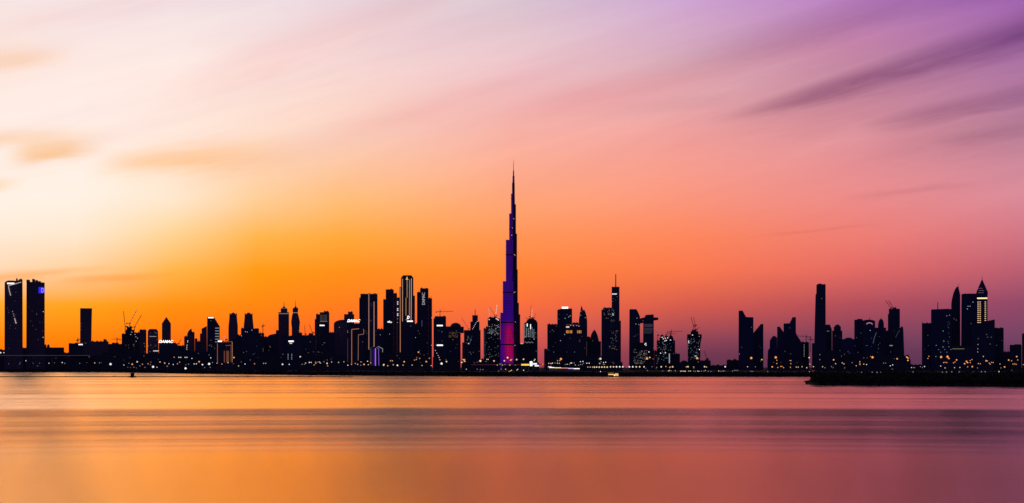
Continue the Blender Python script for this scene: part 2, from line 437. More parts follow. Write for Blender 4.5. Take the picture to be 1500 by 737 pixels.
    def text(s, string, x0, x1, yb, hpx, col=WHITE, power=1.2, rot=0.0, slant=0.0, name='sign', bold=.0, label=None):
        """lettering on the front; x0..x1 is the run of the text (or rows when turned upright)"""
        cu = bpy.data.curves.new('lettering', 'FONT'); cu.body = string; cu.size = 1.0; cu.extrude = .06; cu.shear = slant; cu.offset = bold
        to = bpy.data.objects.new('lettering', cu); COL.objects.link(to)
        dg = bpy.context.evaluated_depsgraph_get(); dg.update()
        me = bpy.data.meshes.new_from_object(to.evaluated_get(dg)); bpy.data.objects.remove(to); bpy.data.curves.remove(cu)
        xs = [v.co.x for v in me.vertices]; ys = [v.co.y for v in me.vertices]
        L, H, bx, by = max(xs)-min(xs), max(ys)-min(ys), min(xs), min(ys)
        wid = abs(x1-x0)*s.k
        for v in me.vertices:
            a = (v.co.x-bx)/L*wid; b = (v.co.y-by)/H*hpx*s.k; c = v.co.z*6
            if rot: v.co = (-b, -c, a)      # reads upwards
            else: v.co = (a, -c, b)
        me.materials.append(glow(col, power))
        o = bpy.data.objects.new(name, me); COL.objects.link(o); o.parent = s.root
        px, py = (yb, x0) if rot else (x0, yb)
        f = s.front(px + (0 if rot else (x1-x0)/2), py - 1); f = 0 if f is None else f
        o.location = (s.x(px), f-.8, s.z(py))
        if label: o['label'] = label
        return o
# ------------------------------------------------------------------ far left: the twin towers
G = None
b = Bld('tower', 'left one of the dark twin towers, with a bright seam down from its crown', 4400,
  [('poly', 'tower_body', [(6.5, None), (6.8, 414), (10, 411.5), (23, 411.2), (33, 409.2), (33.2, 460), (33.4, None)], 50),
   ('box', 'crown_wall', 23.5, 26, 408.2, 412), ('box', 'crown_wall', 28, 32.6, 408.8, 411), ('box', 'crown_wall', 11.5, 20, 411, 414)], 'plum', group='twin towers at the left end')
b.bar('light_strip', 10.5, 414.2, 21, 416.4, WHITE, 1.3); b.line('light_strip', [(31, 413.2), (21, 416.2), (12.6, 418.6)], .6, (235,215,215), .9)
b.line('light_strip', [(12.3, 418.8), (13.4, 425), (15.6, 433)], .8, (215,205,190), .8)
b.line('light_strip', [(21.4, 466), (23.4, 474)], .9, (225,215,205), .7); b.wins([(18.4,456.5),(19.6,460),(20.5,463),(22,469),(24,473)], WARM, .8)
b.scat(8, 32, 425, 515, 26, ((WARM, .25), (COOL, .2)), seed=3)
b = Bld('tower', 'right one of the dark twin towers, with a blue square sign near its top', 4460,
  [('poly', 'tower_body', [(38.4, None), (38.8, 411), (44, 413), (60, 413.5), (65.5, 413.8), (65.7, None)], 50),
   ('box', 'crown_wall', 38.6, 44, 410.2, 413), ('box', 'crown_wall', 47, 51.5, 409, 414), ('box', 'crown_wall', 51.5, 56, 410.6, 414), ('box', 'crown_wall', 56, 60, 411.8, 414)], 'plum', group='twin towers at the left end')
b.bar('sign', 56.4, 420.6, 65.2, 429.6, (44,30,235), 1.0, 'blue square sign')
b.text('D', 60.6, 64.3, 428.3, 6.4, (170,160,255), 1.0, label='letter on the blue sign')
b.scat(40, 64, 432, 515, 22, ((WARM, .3), (AMBER, .3)), seed=4); b.wins([(63.4,456.4),(63.2,494.2)], WHITE, 1)
Bld('tower', 'plain slender slab standing alone right of the twin towers', 4850,
  [('poly', 'tower_body', [(117.4, 451.6), (134.9, 451.6), (134.4, 470), (133.2, None), (117.2, None)], 36)], 'plum').scat(117.6, 119, 470, 490, 6, ((AMBER, .6),), seed=2)

# ------------------------------------------------------------------ left quarter
def block(name, label, D, x0, x1, yt, tone='low', extra=None, group='low blocks along the foot of the skyline', cat='building', plant=True):
    return Bld(name, label, D, [('box', 'block_body', x0, x1, yt)] + (extra or []), tone, cat, group, plant)
block('low_block', 'low block cut by the left edge of the picture', 4700, -30, 7.2, 512.6)
block('low_block', 'low block seen through the slit between the twin towers', 4800, 30, 42, 509.5)
block('low_block', 'wide low block with a small dome right beside the twin towers', 4760, 64, 94, 509, extra=[('dome', 'dome', 68.5, 73, 509.2, 504.3), ('box', 'upper_storey', 64.2, 68, 505.5, 509)])
block('low_block', 'lowest flat block in the gap before the lone slender slab', 4900, 92, 103, 517)
b = block('office_block', 'broad block at the foot of the lone slab, small white sign on its roof', 4750, 100.6, 121.5, 503, 'navy')
b.bar('sign', 115, 503.8, 121.2, 505.6, WHITE, 1.1)
block('office_block', 'plum block standing close right of the lone slab', 4950, 133.4, 150.2, 500.3, 'plum')
block('office_block', 'small stepped block with a square turret, right of the plum block', 5020, 149.5, 159, 500, 'plum', extra=[('box', 'turret', 151.5, 156.5, 497.2, 500)])
block('low_block', 'long dark block under the small hammerhead crane', 5080, 157, 179, 503.8, 'low', extra=[('box', 'upper_storey', 164, 174, 502.2, 503.8)])
b = Bld('tower', 'unfinished stepped tower crowned by two raised cranes, near the left', 5300,
  [('box', 'tower_body', 184, 197, 483), ('box', 'side_wing', 178.2, 184, 489), ('box', 'upper_tier', 185.6, 193.2, 478.2, 483)], 'site')
b.wins([(193,486.5),(189,478.6),(191.5,490)], COOL, 1.0); b.scat(179, 197, 490, 524, 14, seed=8)
b = block('office_tower', 'plain tower with a lit row, joined left of the flat-topped square tower', 5380, 197, 204.4, 487.2, 'navy'); b.wins([(198,490),(199,493.5),(201.5,495.5),(199.5,500)], COOL, .9)
block('office_tower', 'flat-topped square tower next to the chamfered one', 5320, 204.2, 214.4, 483, 'plum').scat(205, 213, 500, 520, 6, seed=9)
b = Bld('tower', 'broad tower with chamfered top corners and scattered lights', 5260, [('poly', 'tower_body', [(216, None), (216.5, 485), (219, 482), (229, 482), (231.5, 485), (233, None)])], 'plum')
b.scat(217, 231, 486, 522, 22, seed=10); b.bar('light_strip', 219, 492.6, 229, 493.4, (200,190,180), .5); b.bar('light_strip', 224.5, 513.6, 232.5, 514.6, WHITE, .8)
Bld('tower', 'slim tower with a pointed gable top', 5500, [('poly', 'tower_body', [(237.2, None), (237.2, 474), (243.7, 464.2), (250.3, 474), (250.3, None)])], 'plum')
b = block('office_block', 'broad dark block carrying large slanted white lettering on its roof, below the gabled tower', 5150, 232.6, 258, 502, 'navy', extra=[('poly', 'sloping_wing', [(258, None), (258, 503.4), (262.5, 507.5), (262.5, None)])], plant=False)
b.text('DAMAC', 232.4, 253.6, 502.3, 4.0, WHITE, 1.6, slant=.35, bold=.025)
block('low_block', 'flat low block between the lettered block and the curved-spire tower', 5200, 261, 271, 506.6)
b = Bld('tower', 'tower with a curved blade top and a diagonal row of lights down its front', 5350,
  [('box', 'side_wing', 269.7, 274.2, 492.8), ('poly', 'tower_body', [(274.2, None), (274.2, 489), (275.5, 486), (278, 482.8), (280.4, 481.2), (281.3, 486), (285, 486.4), (285.3, None)]), ('box', 'side_wing', 285.3, 289.3, 496)], 'plum')
b.wins([(275,499.3),(274.8,501),(274,505.6),(273.6,508.5),(273.6,511.5),(273,514.8)], WHITE, 1.2)
block('low_block', 'dark infill block between the blade-topped tower and the slanted pair', 5250, 289, 294, 500, 'navy')
b = Bld('tower', 'short tower with a slanting roof joined left of the wedge tower', 5450,
  [('box', 'side_wing', 292.8, 296, 489), ('poly', 'tower_body', [(295.3, None), (295.3, 481.6), (303, 477.5), (303.5, None)])], 'plum')
b = Bld('tower', 'wedge tower with a white lit roof edge and lit bars down its sloping side', 5300,
  [('poly', 'tower_body', [(303.4, None), (303.4, 464), (313.2, 464), (321.8, 478), (322, None)])], 'navy', plant=False)
b.bar('light_strip', 304.6, 464.6, 313, 466.2, WHITE, 1.4)
for i in range(6): b.bar('light_strip', 315.2, 480.2+i*4.05, 320.8, 481.2+i*4.05, (180,185,190), .55)
b.scat(304, 320, 500, 524, 10, seed=12)
b = Bld('hotel', 'gold lit frame building with a notched front, below the wedge tower', 5000,
  [('box', 'side_wing', 317.6, 331, 500.4), ('box', 'side_wing', 331, 341.3, 500.2), ], 'stone', 'building')
b.bar('sign', 319, 499, 325.2, 501, WHITE, 1.3)
b.line('light_strip', [(318.5, 503), (318.5, 532)], .7, (196,120,80), .55); b.line('light_strip', [(340, 500.6), (340, 531)], .8, (206,140,90), .55)
b.line('light_strip', [(338, 506), (338, 530)], .6, (150,90,50), .4); b.line('light_strip', [(326, 501), (340, 500.4)], .5, (190,110,80), .6); b.line('light_strip', [(331, 506.4), (338, 505.6)], .4, (190,140,100), .6)
b.bar('light_strip', 328, 514, 329.4, 531, (170,90,50), .4); b.bar('light_strip', 331.5, 514, 335.4, 531, (150,95,50), .35)
b.wins([(318.5, y) for y in range(504, 531, 3)] + [(340.4, y) for y in range(503, 530, 3)], AMBER, .8, .7, .7)

# two matching towers with horned crowns
for xa, xb, D, lab in ((334.3, 348.8, 5600, 'left one of the two waisted towers with an arched crown between small horns'), (356.6, 371.8, 5560, 'right one of the two waisted towers with an arched crown, rising behind a block')):
    w = xb-xa
    b = Bld('tower', lab, D, [('poly', 'tower_body', [(xa, None), (xa+.4, 478), (xa+1.6, 466), (xa+1.9, 460.2), (xb-1.9, 460.2), (xb-1.6, 466), (xb-.4, 478), (xb, None)]),
       ('dome', 'crown_arch', xa+w*.28, xb-w*.28, 460.4, 457.6), ('box', 'crown_horn', xa+1.7, xa+3.2, 459, 461), ('box', 'crown_horn', xb-3.2, xb-1.7, 459, 461)], 'plum', group='pair of waisted towers with arched crowns', plant=False)
    b.line('light_strip', [(xa+w*.3, 459.4), (xa+w*.42, 458.2), (xa+w*.58, 458.2), (xa+w*.7, 459.4)], .4, (210,60,40), .7, 'red crown light')
block('office_tower', 'low tower filling the gap between the two waisted towers', 5450, 346.4, 356, 491, 'navy', extra=[('box', 'side_wing', 341.2, 346.4, 496)])
b = block('office_tower', 'bulky block in front of the right waisted tower', 5300, 353, 379.4, 481.2, 'navy', extra=[('box', 'side_wing', 379.4, 387, 488)])
b.wins([(359.5,486),(362,486.4),(369,483.6),(353.6,492)], COOL, .9); b.line('light_strip', [(385.4, 510), (385.4, 530)], .5, (140,140,150), .3); b.scat(355, 386, 505, 528, 12, seed=15)
block('low_block', 'dark block under the bent-headed crane', 5400, 386.5, 391.5, 493.5, 'low')
Bld('office_block', 'block with a roof sloping up towards the lantern-topped tower', 5380, [('poly', 'block_body', [(391, None), (391, 494), (395, 490.6), (404.2, 488.6), (404.2, None)]), ('box', 'side_wing', 404.2, 408, 484)], 'navy', 'building', 'low blocks along the foot of the skyline').scat(392, 406, 505, 528, 8, seed=16)
b = Bld('tower', 'square shouldered tower with a pale cornice and a needle spire on its lantern', 5700,
  [('box', 'tower_body', 407.8, 423.4, 457.4), ('box', 'lantern', 411.2, 421, 452, 457.4), ('cone', 'cupola', 416, 452, 449, 3.2, 1.2, M_PALE), ('cone', 'spire', 416, 449, 441, .55, .15, M_PALE)], 'plum', plant=False)
b.bar('cornice', 408, 459, 423.2, 460, (170,160,150), .45); b.bar('cornice', 412, 451.4, 420.4, 452, (170,165,150), .35)  # paleness of the cornices is put in as a faint glow
b = Bld('tower', 'bulging tower with a flared crown and needle spire, right of the lantern-topped tower', 5680,
  [('poly', 'tower_body', [(427.4, None), (427.4, 480), (426.4, 472), (427.8, 462), (428.6, 460.2), (436.4, 460.2), (437.3, 462), (439.4, 472), (438.6, 480), (438.6, None)]), ('poly', 'flared_crown', [(428.8, 460.3), (428.6, 455.5), (429, 451.2), (437, 451.2), (436.6, 455.5), (436.3, 460.3)]),
   ('cone', 'cupola', 433, 451.2, 449, 2.4, .9, M_PALE), ('cone', 'spire', 433, 449, 439.6, .5, .15, M_PALE)], 'plum', plant=False)
b.bar('cornice', 428.8, 457.6, 436.6, 458.6, (175,165,140), .5)  # cornice paleness again a faint glow
b = block('office_block', 'dark block with a bright white double sign under the two spired towers', 5250, 419, 436, 492, 'navy', extra=[('box', 'side_wing', 436, 442.6, 487.4), ('box', 'side_wing', 413, 419, 484+8)])
b.bar('sign', 422.6, 498.9, 430.2, 501, WHITE, 1.4); b.bar('sign', 424, 501.9, 428, 503.6, (215,215,220), .9)
for xx in (414.5, 422, 427.3): b.wins([(xx, y) for y in (519, 521.3, 523.6, 526)], COOL, .7 if xx > 420 else .35)
block('office_block', 'wide flat block below two thin crane jibs, left of the grid-screened tower', 5350, 442.5, 462, 491, 'navy', extra=[('box', 'upper_storey', 452, 459, 488.6, 491)]).scat(444, 460, 500, 528, 10, seed=18)
b = Bld('tower', 'stepped tower with a dim grid screen and a white sign on its upper front', 5600,
  [('box', 'tower_body', 468.4, 482.4, 457.4), ('box', 'side_wing', 462.8, 468.4, 460.4), ('box', 'side_wing', 461, 462.8, 467.8), ('box', 'upper_tier', 474.5, 481.4, 456, 457.4)], 'navy')
for i in range(6): b.bar('light_strip', 469+i*1.8, 461, 469.8+i*1.8, 470.6, (120,112,92), .28)
b.bar('light_strip', 468.8, 470.2, 479.4, 471.3, (150,140,120), .5); b.bar('sign', 468.2, 475.9, 475.4, 477.6, WHITE, 1.2)
b.scat(463, 481, 480, 526, 14, seed=19)
block('office_block', 'block in the dip between the grid-screened tower and the round-roofed one', 5450, 482.2, 490, 487, 'navy')
b = Bld('office_block', 'tower with a curved quarter-round roof', 5500, [('poly', 'tower_body', [(489, None), (489, 474), (490.4, 471.8), (493.5, 470), (498, 468.7), (504.5, 468.3), (504.5, None)])], 'plum', 'building'); b.wins([(497,479.5)], WARM, .6)
b = Bld('tower', 'square tower with a turret rising behind the round-roofed one', 5620, [('box', 'tower_body', 504, 518.8, 460.3), ('box', 'turret', 509.8, 516.8, 456.8, 460.3)], 'plum')
b = block('office_tower', 'dark tower with big bright white slanted lettering along its roof edge', 5300, 508.4, 528.2, 473.8, 'navy', plant=False)
b.text('DAMAC', 508.6, 527.6, 472.0, 4.2, WHITE, 1.7, slant=.35, bold=.03); b.wins([(508.2, 472.6)], WHITE, 1.4, 1.2, 1.2)
b.scat(510, 527, 480, 500, 8, seed=20)
b = Bld('hotel', 'building outlined by orange light strips with a hooked corner, left of the purple lit lantern', 5100,
  [('box', 'tower_body', 508.8, 524, 481.6), ('box', 'side_wing', 524, 533.4, 481.8)], 'navy', 'building')
b.line('light_strip', [(515.2, 533), (515.2, 482.6), (526, 481.6)], .7, (226,130,66), .7); b.line('light_strip', [(532, 482), (533, 484.6), (532.8, 489.6), (525, 490.6), (524.6, 528)], .6, (190,140,100), .6)
b.line('light_strip', [(509.3, 496), (509.3, 530)], .5, (120,84,74), .5); b.wins([(509.2,485),(509.2,487)], COOL, .5); b.wins([(515.2, y) for y in range(486, 532, 4)], AMBER, .9, .8, .8)
b = Bld('tower', 'tall flat tower with two long pink light lines down its front', 5700,
  [('box', 'tower_body', 528, 553, 430.4), ('box', 'side_wing', 526.2, 528, 436.6)], 'navy')
b.line('light_strip', [(540.3, 430), (540.3, 512)], .9, (196,140,120), .75); b.line('light_strip', [(547.9, 442), (547.9, 508)], 1.0, (196,140,120), .75)
b.wins([(529.4, 428.8), (552.6, 428), (540.3, 428.6)], WHITE, 1.0); b.bar('cornice', 528, 430.6, 553, 431.2, (70,60,60), .3)  # roof-edge cornice picked out by a weak glow
b.scat(528, 552, 440, 525, 20, ((COOL, .18), (WARM, .2)), seed=21)
b = Bld('pavilion', 'small lantern-shaped building striped with purple and white light, on the shore', 4600,
  [('poly', 'body', [(542, None), (542.3, 511), (544.5, 508.6), (551, 508), (554, 507.4), (560.6, 512), (559.6, None)], 30)], 'navy', 'building')
b.bar('light_strip', 544.2, 511.4, 545.0, 535.5, (84,50,150), .6); b.bar('light_strip', 548.6, 511, 549.6, 535.5, (96,34,200), .9); b.bar('light_strip', 549.7, 510, 550.6, 535.8, (200,160,240), .7)
b.bar('light_strip', 547.2, 511, 548.2, 535.5, (56,16,130), .6); b.line('light_strip', [(551.4, 508.8), (554.6, 510.6), (555, 535.5)], .7, (150,100,220), .8); b.line('light_strip', [(553.6, 507.2), (560.6, 511), (559, 535.5)], .5, (190,205,180), .7); b.line('light_strip', [(542.6, 510), (542.4, 534)], .4, (120,120,110), .5)
block('office_block', 'block between the pink-lined tower and the stepped dark tower', 5500, 552.8, 562, 482, 'navy').wins([(557, 490.6)], COOL, .6)
b = Bld('tower', 'dark stepped tower with small white emblems on its front, left of the tallest light-lined tower', 5900,
  [('box', 'tower_body', 565, 576.8, 424), ('box', 'side_wing', 561.3, 565, 438.6), ('box', 'side_wing', 576.8, 581.6, 429.6), ('box', 'side_wing', 581.6, 585.5, 436)], 'navy')
b.bar('sign', 567.6, 470.9, 571, 472.6, WHITE, 1.1); b.bar('sign', 571.2, 471.3, 574, 473, WHITE, .9); b.bar('sign', 569.6, 470, 571.4, 471, WHITE, .9)
for y in (441.6, 444.6, 451.5, 453.8, 459, 461.2): b.bar('light_strip', 581.7, y, 583.4, y+1.6, (230,226,240), 1.0)
b.wins([(582.4, 467), (582.4, 472.4), (570.6, 489.4)], COOL, .6)
b = Bld('tower', 'tallest light-lined tower, with gold and pink vertical lines and a chamfered crown', 5650,
  [('poly', 'tower_body', [(587.5, None), (587.5, 407), (590.4, 403.3), (602.6, 403.3), (605.5, 407), (605.5, None)]), ('box', 'side_wing', 585.2, 587.5, 420.6), ('box', 'side_wing', 605.5, 607.9, 433)], 'navy', plant=False)
b.line('light_strip', [(586.3, 422), (586.3, 516)], .8, (220,150,96), .7); b.line('light_strip', [(589.6, 408.4), (589.6, 471)], .9, (204,150,120), .8)
b.line('light_strip', [(596.3, 409.4), (596.3, 436)], .9, (180,150,100), .75); b.line('light_strip', [(594.7, 436), (594.7, 462.4)], .8, (200,140,60), .8)
b.line('light_strip', [(599.9, 409.6), (599.6, 462)], .7, (204,160,130), .75); b.line('light_strip', [(602.6, 408), (602.2, 469.6)], .9, (210,170,150), .8)
b.line('light_strip', [(594.4, 409.2), (598, 409.2)], .8, GOLD, 1.2); b.line('light_strip', [(596.2, 409), (596.2, 405.8)], 1.1, GOLD, 1.3)
b.text('D', 596, 599.8, 467.4, 4.6, WHITE, 1.6, slant=.3, bold=.03); b.bar('sign', 596.2, 469.6, 604.8, 471.5, WHITE, 1.3); b.wins([(595.2, 468.4)], WHITE, .9)
block('office_tower', 'narrow block in the slit right of the tallest light-lined tower', 6000, 606, 612, 474.4, 'navy').wins([(608.8,494.6)], COOL, .7)
b = Bld('tower', 'stepped dark tower with faint white lettering running up its front', 5800,
  [('box', 'tower_body', 615.4, 627.6, 422.4), ('box', 'side_wing', 610.8, 615.4, 428.2), ('box', 'side_wing', 627.6, 632.9, 437)], 'navy')
b.text('DAMAC', 446.4, 428.8, 622.4, 4.2, (200,196,200), .8, rot=1); b.bar('light_strip', 617.6, 469, 618.6, 478, (90,96,130), .4); b.wins([(602,495),(603.4,503),(609.5,494.6)], COOL, .5)
b.wins([(632.5,465.6),(632.3,505.8)], WHITE, .9); b.scat(612, 630, 480, 520, 10, seed=23)
b = Bld('tower', 'blocky tower with two bright white signs one above the other, under a long-jibbed crane', 5500,
  [('box', 'tower_body', 636.6, 653.4, 463.4), ('box', 'side_wing', 635, 636.6, 467)], 'navy')
b.bar('sign', 639.8, 476, 648.6, 477.9, WHITE, 1.4); b.bar('sign', 639.8, 504.8, 648.8, 506.8, WHITE, 1.3); b.wins([(637.6,513.4),(639.8,517.5),(641.7,520.8)], WHITE, 1.0)
b.scat(637, 652, 480, 503, 6, seed=24)
b = Bld('tower', 'broad tower with a flat dome and gold lit windows under its overhanging roof', 5900,
  [('box', 'tower_body', 653.4, 674.8, 478.2), ('box', 'overhang', 674.8, 679.4, 478.6, 488), ('dome', 'dome', 659.4, 675.4, 478.3, 472.6)], 'navy', plant=False)
b.scat(657, 671.5, 486, 495, 26, ((AMBER, .5), (GOLD, .4)), w=.9, h=.9, seed=25, dense=True, gx=1.5, gy=1.7); b.scat(655, 674, 497, 522, 8, seed=26); b.bar('light_strip', 664, 487, 676, 487.6, (120,90,70), .3)
b = Bld('tower', 'stepped tower ending in a square turret and a mast, left of the unfinished tower', 6100,
  [('box', 'tower_body', 679.6, 704, 483.6), ('box', 'upper_tier', 689, 702.4, 471.2, 483.6), ('box', 'turret', 691.8, 700, 461.8, 471.2), ('cone', 'mast', 696, 461.8, 453, .5, .45, M_REDST), ('box', 'side_wing', 677, 679.6, 501.6)], 'navy', plant=False)
b.wins([(692.4,481.8),(693.6,479.6),(694.8,477.4),(696,475.2),(697.2,473),(699,471)], WHITE, 1.0, .7, .7); b.scat(683, 692, 492, 505, 14, ((COOL, .5),), seed=27, dense=True); b.scat(684, 694, 514, 520, 8, ((COOL, .4),), seed=28); b.wins([(686.2,503.4),(685.5,481.8)], WHITE, 1.1, 1.1, 1.1)

# ------------------------------------------------------------------ the middle: two unfinished towers either side of the supertall
b = Bld('unfinished_tower', 'unfinished tower crowded with work lights, close left of the supertall purple tower', 6600,
  [('box', 'tower_body', 714.4, 732.6, 466.6), ('box', 'side_wing', 711.6, 714.4, 478.6), ('box', 'side_wing', 708.4, 711.6, 481.2), ('box', 'upper_tier', 716, 728, 464.8, 466.6)], 'site')
b.scat(714, 732, 475, 492, 52, ((COOL, .7), (WHITE, .7)), w=.9, h=.8, seed=31, dense=True); b.scat(709, 732, 494, 524, 22, ((COOL, .45),), seed=32, dense=True)
b.wins([(716.6,468.2),(728.8,468),(730.2,469),(727,467),(726,464.2)], WHITE, 1.3, 1.2, 1.0); b.line('light_strip', [(710, 484), (710, 524)], .4, (110,120,130), .3)
b = Bld('unfinished_tower', 'unfinished round-shouldered tower with columns of work lights, close right of the supertall purple tower', 6550,
  [('poly', 'tower_body', [(767.4, None), (767.4, 474), (769, 472.6), (770.4, 472.4), (772.5, 468.6), (785, 468.6), (787.4, 473), (787.6, None)]), ('box', 'upper_tier', 774, 783, 466.8, 468.6)], 'site')
for xx, ya, yb in ((768.6,475,497), (771.2,481,496), (773.8,481,496), (776.6,481,496), (779.4,480,496), (782,483,500)):
    b.wins([(xx, ya+i*1.75) for i in range(int((yb-ya)/1.75))], WHITE if xx < 770 else COOL, .55, .7, .9)
b.bar('light_strip', 771.6, 474, 773, 478.4, WHITE, 1.2); b.bar('light_strip', 776.6, 475, 777.8, 482, WHITE, 1.2); b.wins([(769.4+i*1.6, 501+(.9 if i % 3 else 0)) for i in range(8)], COOL, .5); b.scat(769, 786, 484, 498, 16, ((WHITE, .6),), seed=33, dense=True)
b = block('office_block', 'dark podium block between the supertall tower and the round-shouldered unfinished one', 6400, 757.5, 767.6, 503.4, 'site', extra=[('box', 'side_wing', 767.6, 769, 506)])
b.bar('sign', 762.6, 503, 766, 503.9, (220,220,200), .8)

# ------------------------------------------------------------------ right of the middle
block('office_block', 'lowest stepped wing at the left foot of the white-signed round-topped tower', 6000, 797, 802, 511.4, 'navy').wins([(803.6,518)], COOL, .5)
block('office_tower', 'flat tower left of and lower than the tower with the white rooftop sign', 6300, 801.7, 816.6, 475, 'navy').scat(803, 815, 480, 525, 12, ((COOL, .4),), seed=34)
b = Bld('tower', 'round-fronted tower with a small white sign standing on its roof', 6200, [('poly', 'tower_body', [(816.4, None), (816.4, 454.4), (819, 453), (824, 452.2), (838, 452), (838.2, None)])], 'navy', plant=False)
b.bar('sign', 823, 449.4, 832.2, 452.1, WHITE, 1.6); b.wins([(827.8,466.4),(835,462.5),(833,464.4),(821,499),(827,490)], COOL, .8); b.scat(818, 837, 456, 475, 8, ((COOL, .3),), seed=35)
b = Bld('tower', 'broad building with a lit roof terrace and gold windows, before the pointed twin-blade tower', 6000,
  [('box', 'tower_body', 828.6, 848, 474.2), ('box', 'side_wing', 848, 860, 476), ('box', 'roof_terrace', 838.4, 847.8, 472.8, 474.2)], 'navy')
b.wins([(836,476.6),(840,477.2),(845,476.8),(848,478)], WHITE, .9); b.bar('sign', 829.2, 478, 833.8, 480, (240,225,205), .9); b.line('light_strip', [(829, 475.4), (836, 475.9), (850, 476.6)], .4, (170,90,80), .5)
for xx in (829.8, 831.2, 832.6, 835, 836.4, 837.6, 846, 848, 849.2, 851): b.bar('lit_window', xx-.5, 484, xx+.5, 488.2, (236,150,60), .75)
b.scat(830, 858, 492, 525, 12, seed=36); b.line('light_strip', [(859.4, 500), (859.4, 528)], .4, (120,90,60), .4)
b = Bld('tower', 'pointed tower of two curved blades, behind the terrace building', 6350,
  [('poly', 'tower_body', [(847.6, None), (848, 469), (849.6, 458), (851.6, 447.4), (853.4, 452), (854, 455.4), (854, None)]), ('poly', 'rear_blade', [(853.8, None), (853.8, 455), (855.6, 453.4), (857.6, 457), (859, 462), (860.2, 470), (860.4, None)])], 'navy')
b.wins([(857.2,465.4),(851,456),(850.6,462)], COOL, .6)
block('office_block', 'dark block left of the pointed arch-shaped tower', 6050, 859.8, 864.8, 493.4, 'navy')
b = Bld('tower', 'pointed arch-shaped tower with a tiny turret at its tip', 6100, [('poly', 'tower_body', [(862, None), (864, 500), (866, 490), (868.4, 485.4), (870, 484), (870.6, 482), (871.4, 484), (873, 485.6), (875.6, 492), (877.4, 500), (878, None)]), ('box', 'side_wing', 876.6, 880.4, 500)], 'navy', plant=False)
b = Bld('tower', 'tall slab tower with an antenna mast and many small lit windows', 5900,
  [('box', 'tower_body', 896, 907.4, 420.2), ('box', 'side_wing', 883.4, 896, 450.8), ('box', 'side_wing', 881, 883.4, 454), ('box', 'side_wing', 907.4, 909.6, 470), ('cone', 'mast', 902, 420.2, 401.6, .75, .6, M_REDST)], 'navy')
b.bar('light_strip', 896.6, 430, 903.6, 431.6, (240,236,230), .9); b.scat(897, 906, 434, 448, 8, ((COOL, .5),), seed=37); b.bar('light_strip', 897, 459, 899, 462.4, (180,220,190), .6)
b.scat(883, 901, 452, 472, 26, ((COOL, .55), (WARM, .5)), seed=38, dense=True); b.scat(891, 906, 484, 516, 36, ((COOL, .35), (WARM, .3)), seed=39, dense=True); b.wins([(893.6,434),(894,438),(893.4,441)], AMBER, .6, .6, .6)

b = Bld('linked_towers', 'two towers joined high up by a bridge slab that juts out to the right', 5700,
  [('poly', 'tower_body', [(921.4, None), (922, 453.4), (923.6, 452.8), (932.4, 453), (934.6, 457), (937.4, 463.4), (937.8, None)]), ('poly', 'tower_body', [(941.8, None), (942.2, 473), (943.6, 467), (945.6, 461.4), (957.6, 460.6), (957.8, None)]),
   ('poly', 'sky_bridge', [(931, 473.8), (931, 467), (938, 466.4), (943.4, 465), (958, 465), (964.2, 465.2), (964.2, 468.6), (958.6, 469.2), (957.4, 470), (950, 471), (937, 474)], 30)], 'navy', plant=True)
b.bar('lit_window', 943.4, 474.6, 956, 479, (96,80,84), .22); b.bar('lit_window', 943.2, 480.2, 956.2, 484.6, (80,68,72), .22); b.bar('lit_window', 943, 485.8, 955.6, 487, (110,94,94), .22); b.bar('lit_window', 942.8, 488, 954, 488.8, (90,78,80), .2)  # the wide dim bars are facade screens, not windows, given a faint glow
b.wins([(933,466.2),(935.6,475.4),(931.4,474.6)], COOL, .7); b.scat(923, 937, 480, 500, 8, ((COOL, .3),), seed=40)
b = Bld('unfinished_block', 'unfinished block densely dotted with lights in front of the linked towers', 5200,
  [('box', 'block_body', 926.4, 949.6, 503), ('box', 'upper_tier', 928.6, 943, 501.8, 503), ('box', 'side_wing', 949.6, 958.4, 513)], 'site', 'building')
b.scat(928, 949, 513, 533.5, 100, ((COOL, .4), (WARM, .3), (WHITE, .4)), w=.8, h=.8, seed=41, dense=True); b.wins([(924.4,500.8),(942.3,500.6),(946,503),(946.4,505.6),(944.6,504.4),(950.6,515.6)], WHITE, 1.2, 1.3, 1.2)
b = Bld('unfinished_tower', 'stout unfinished tower topped by a cluster of formwork and a long-jibbed crane', 5500,
  [('box', 'tower_body', 962, 989, 498.6), ('box', 'upper_tier', 966, 986.6, 494.6, 498.6), ('box', 'formwork', 967.6, 972, 490.8, 494.6, 9), ('box', 'formwork', 974, 978.6, 491.8, 494.6, 9), ('box', 'formwork', 980, 985.6, 492.4, 494.6, 9), ('box', 'side_wing', 958.4, 962, 514)], 'site', plant=True)
b.wins([(970,494.2),(971.8,496.4),(974.6,495.6),(976.2,498.6),(978,495),(982.2,498.2),(974,499.4),(967.6,517.4),(974.8,516.6)], WHITE, 1.3, 1.2, 1.1); b.scat(963, 988, 500, 530, 42, ((COOL, .4),), seed=42, dense=True)
b.bar('light_strip', 979.8, 518, 981.2, 532, (200,215,220), .55)
block('office_block', 'plain dark block right of the stout unfinished tower', 5600, 988.6, 996, 518.4, 'navy')
block('low_block', 'low mound-roofed hall before the vase-shaped unfinished tower', 5300, 995.6, 1008, 530.5, 'low', extra=[('dome', 'dome', 997, 1007, 530.6, 528)])
b = Bld('unfinished_tower', 'lone vase-shaped unfinished tower, wider at the top, with crane jibs raised above it', 5400,
  [('poly', 'tower_body', [(1007.6, None), (1007.4, 505), (1006.4, 496), (1006.6, 489.6), (1027.8, 489.6), (1028, 494), (1026, 505), (1025.6, None)]), ('box', 'upper_tier', 1011.8, 1023, 485.4, 489.6), ('box', 'formwork', 1013.4, 1020, 483.6, 485.4, 9)], 'site')
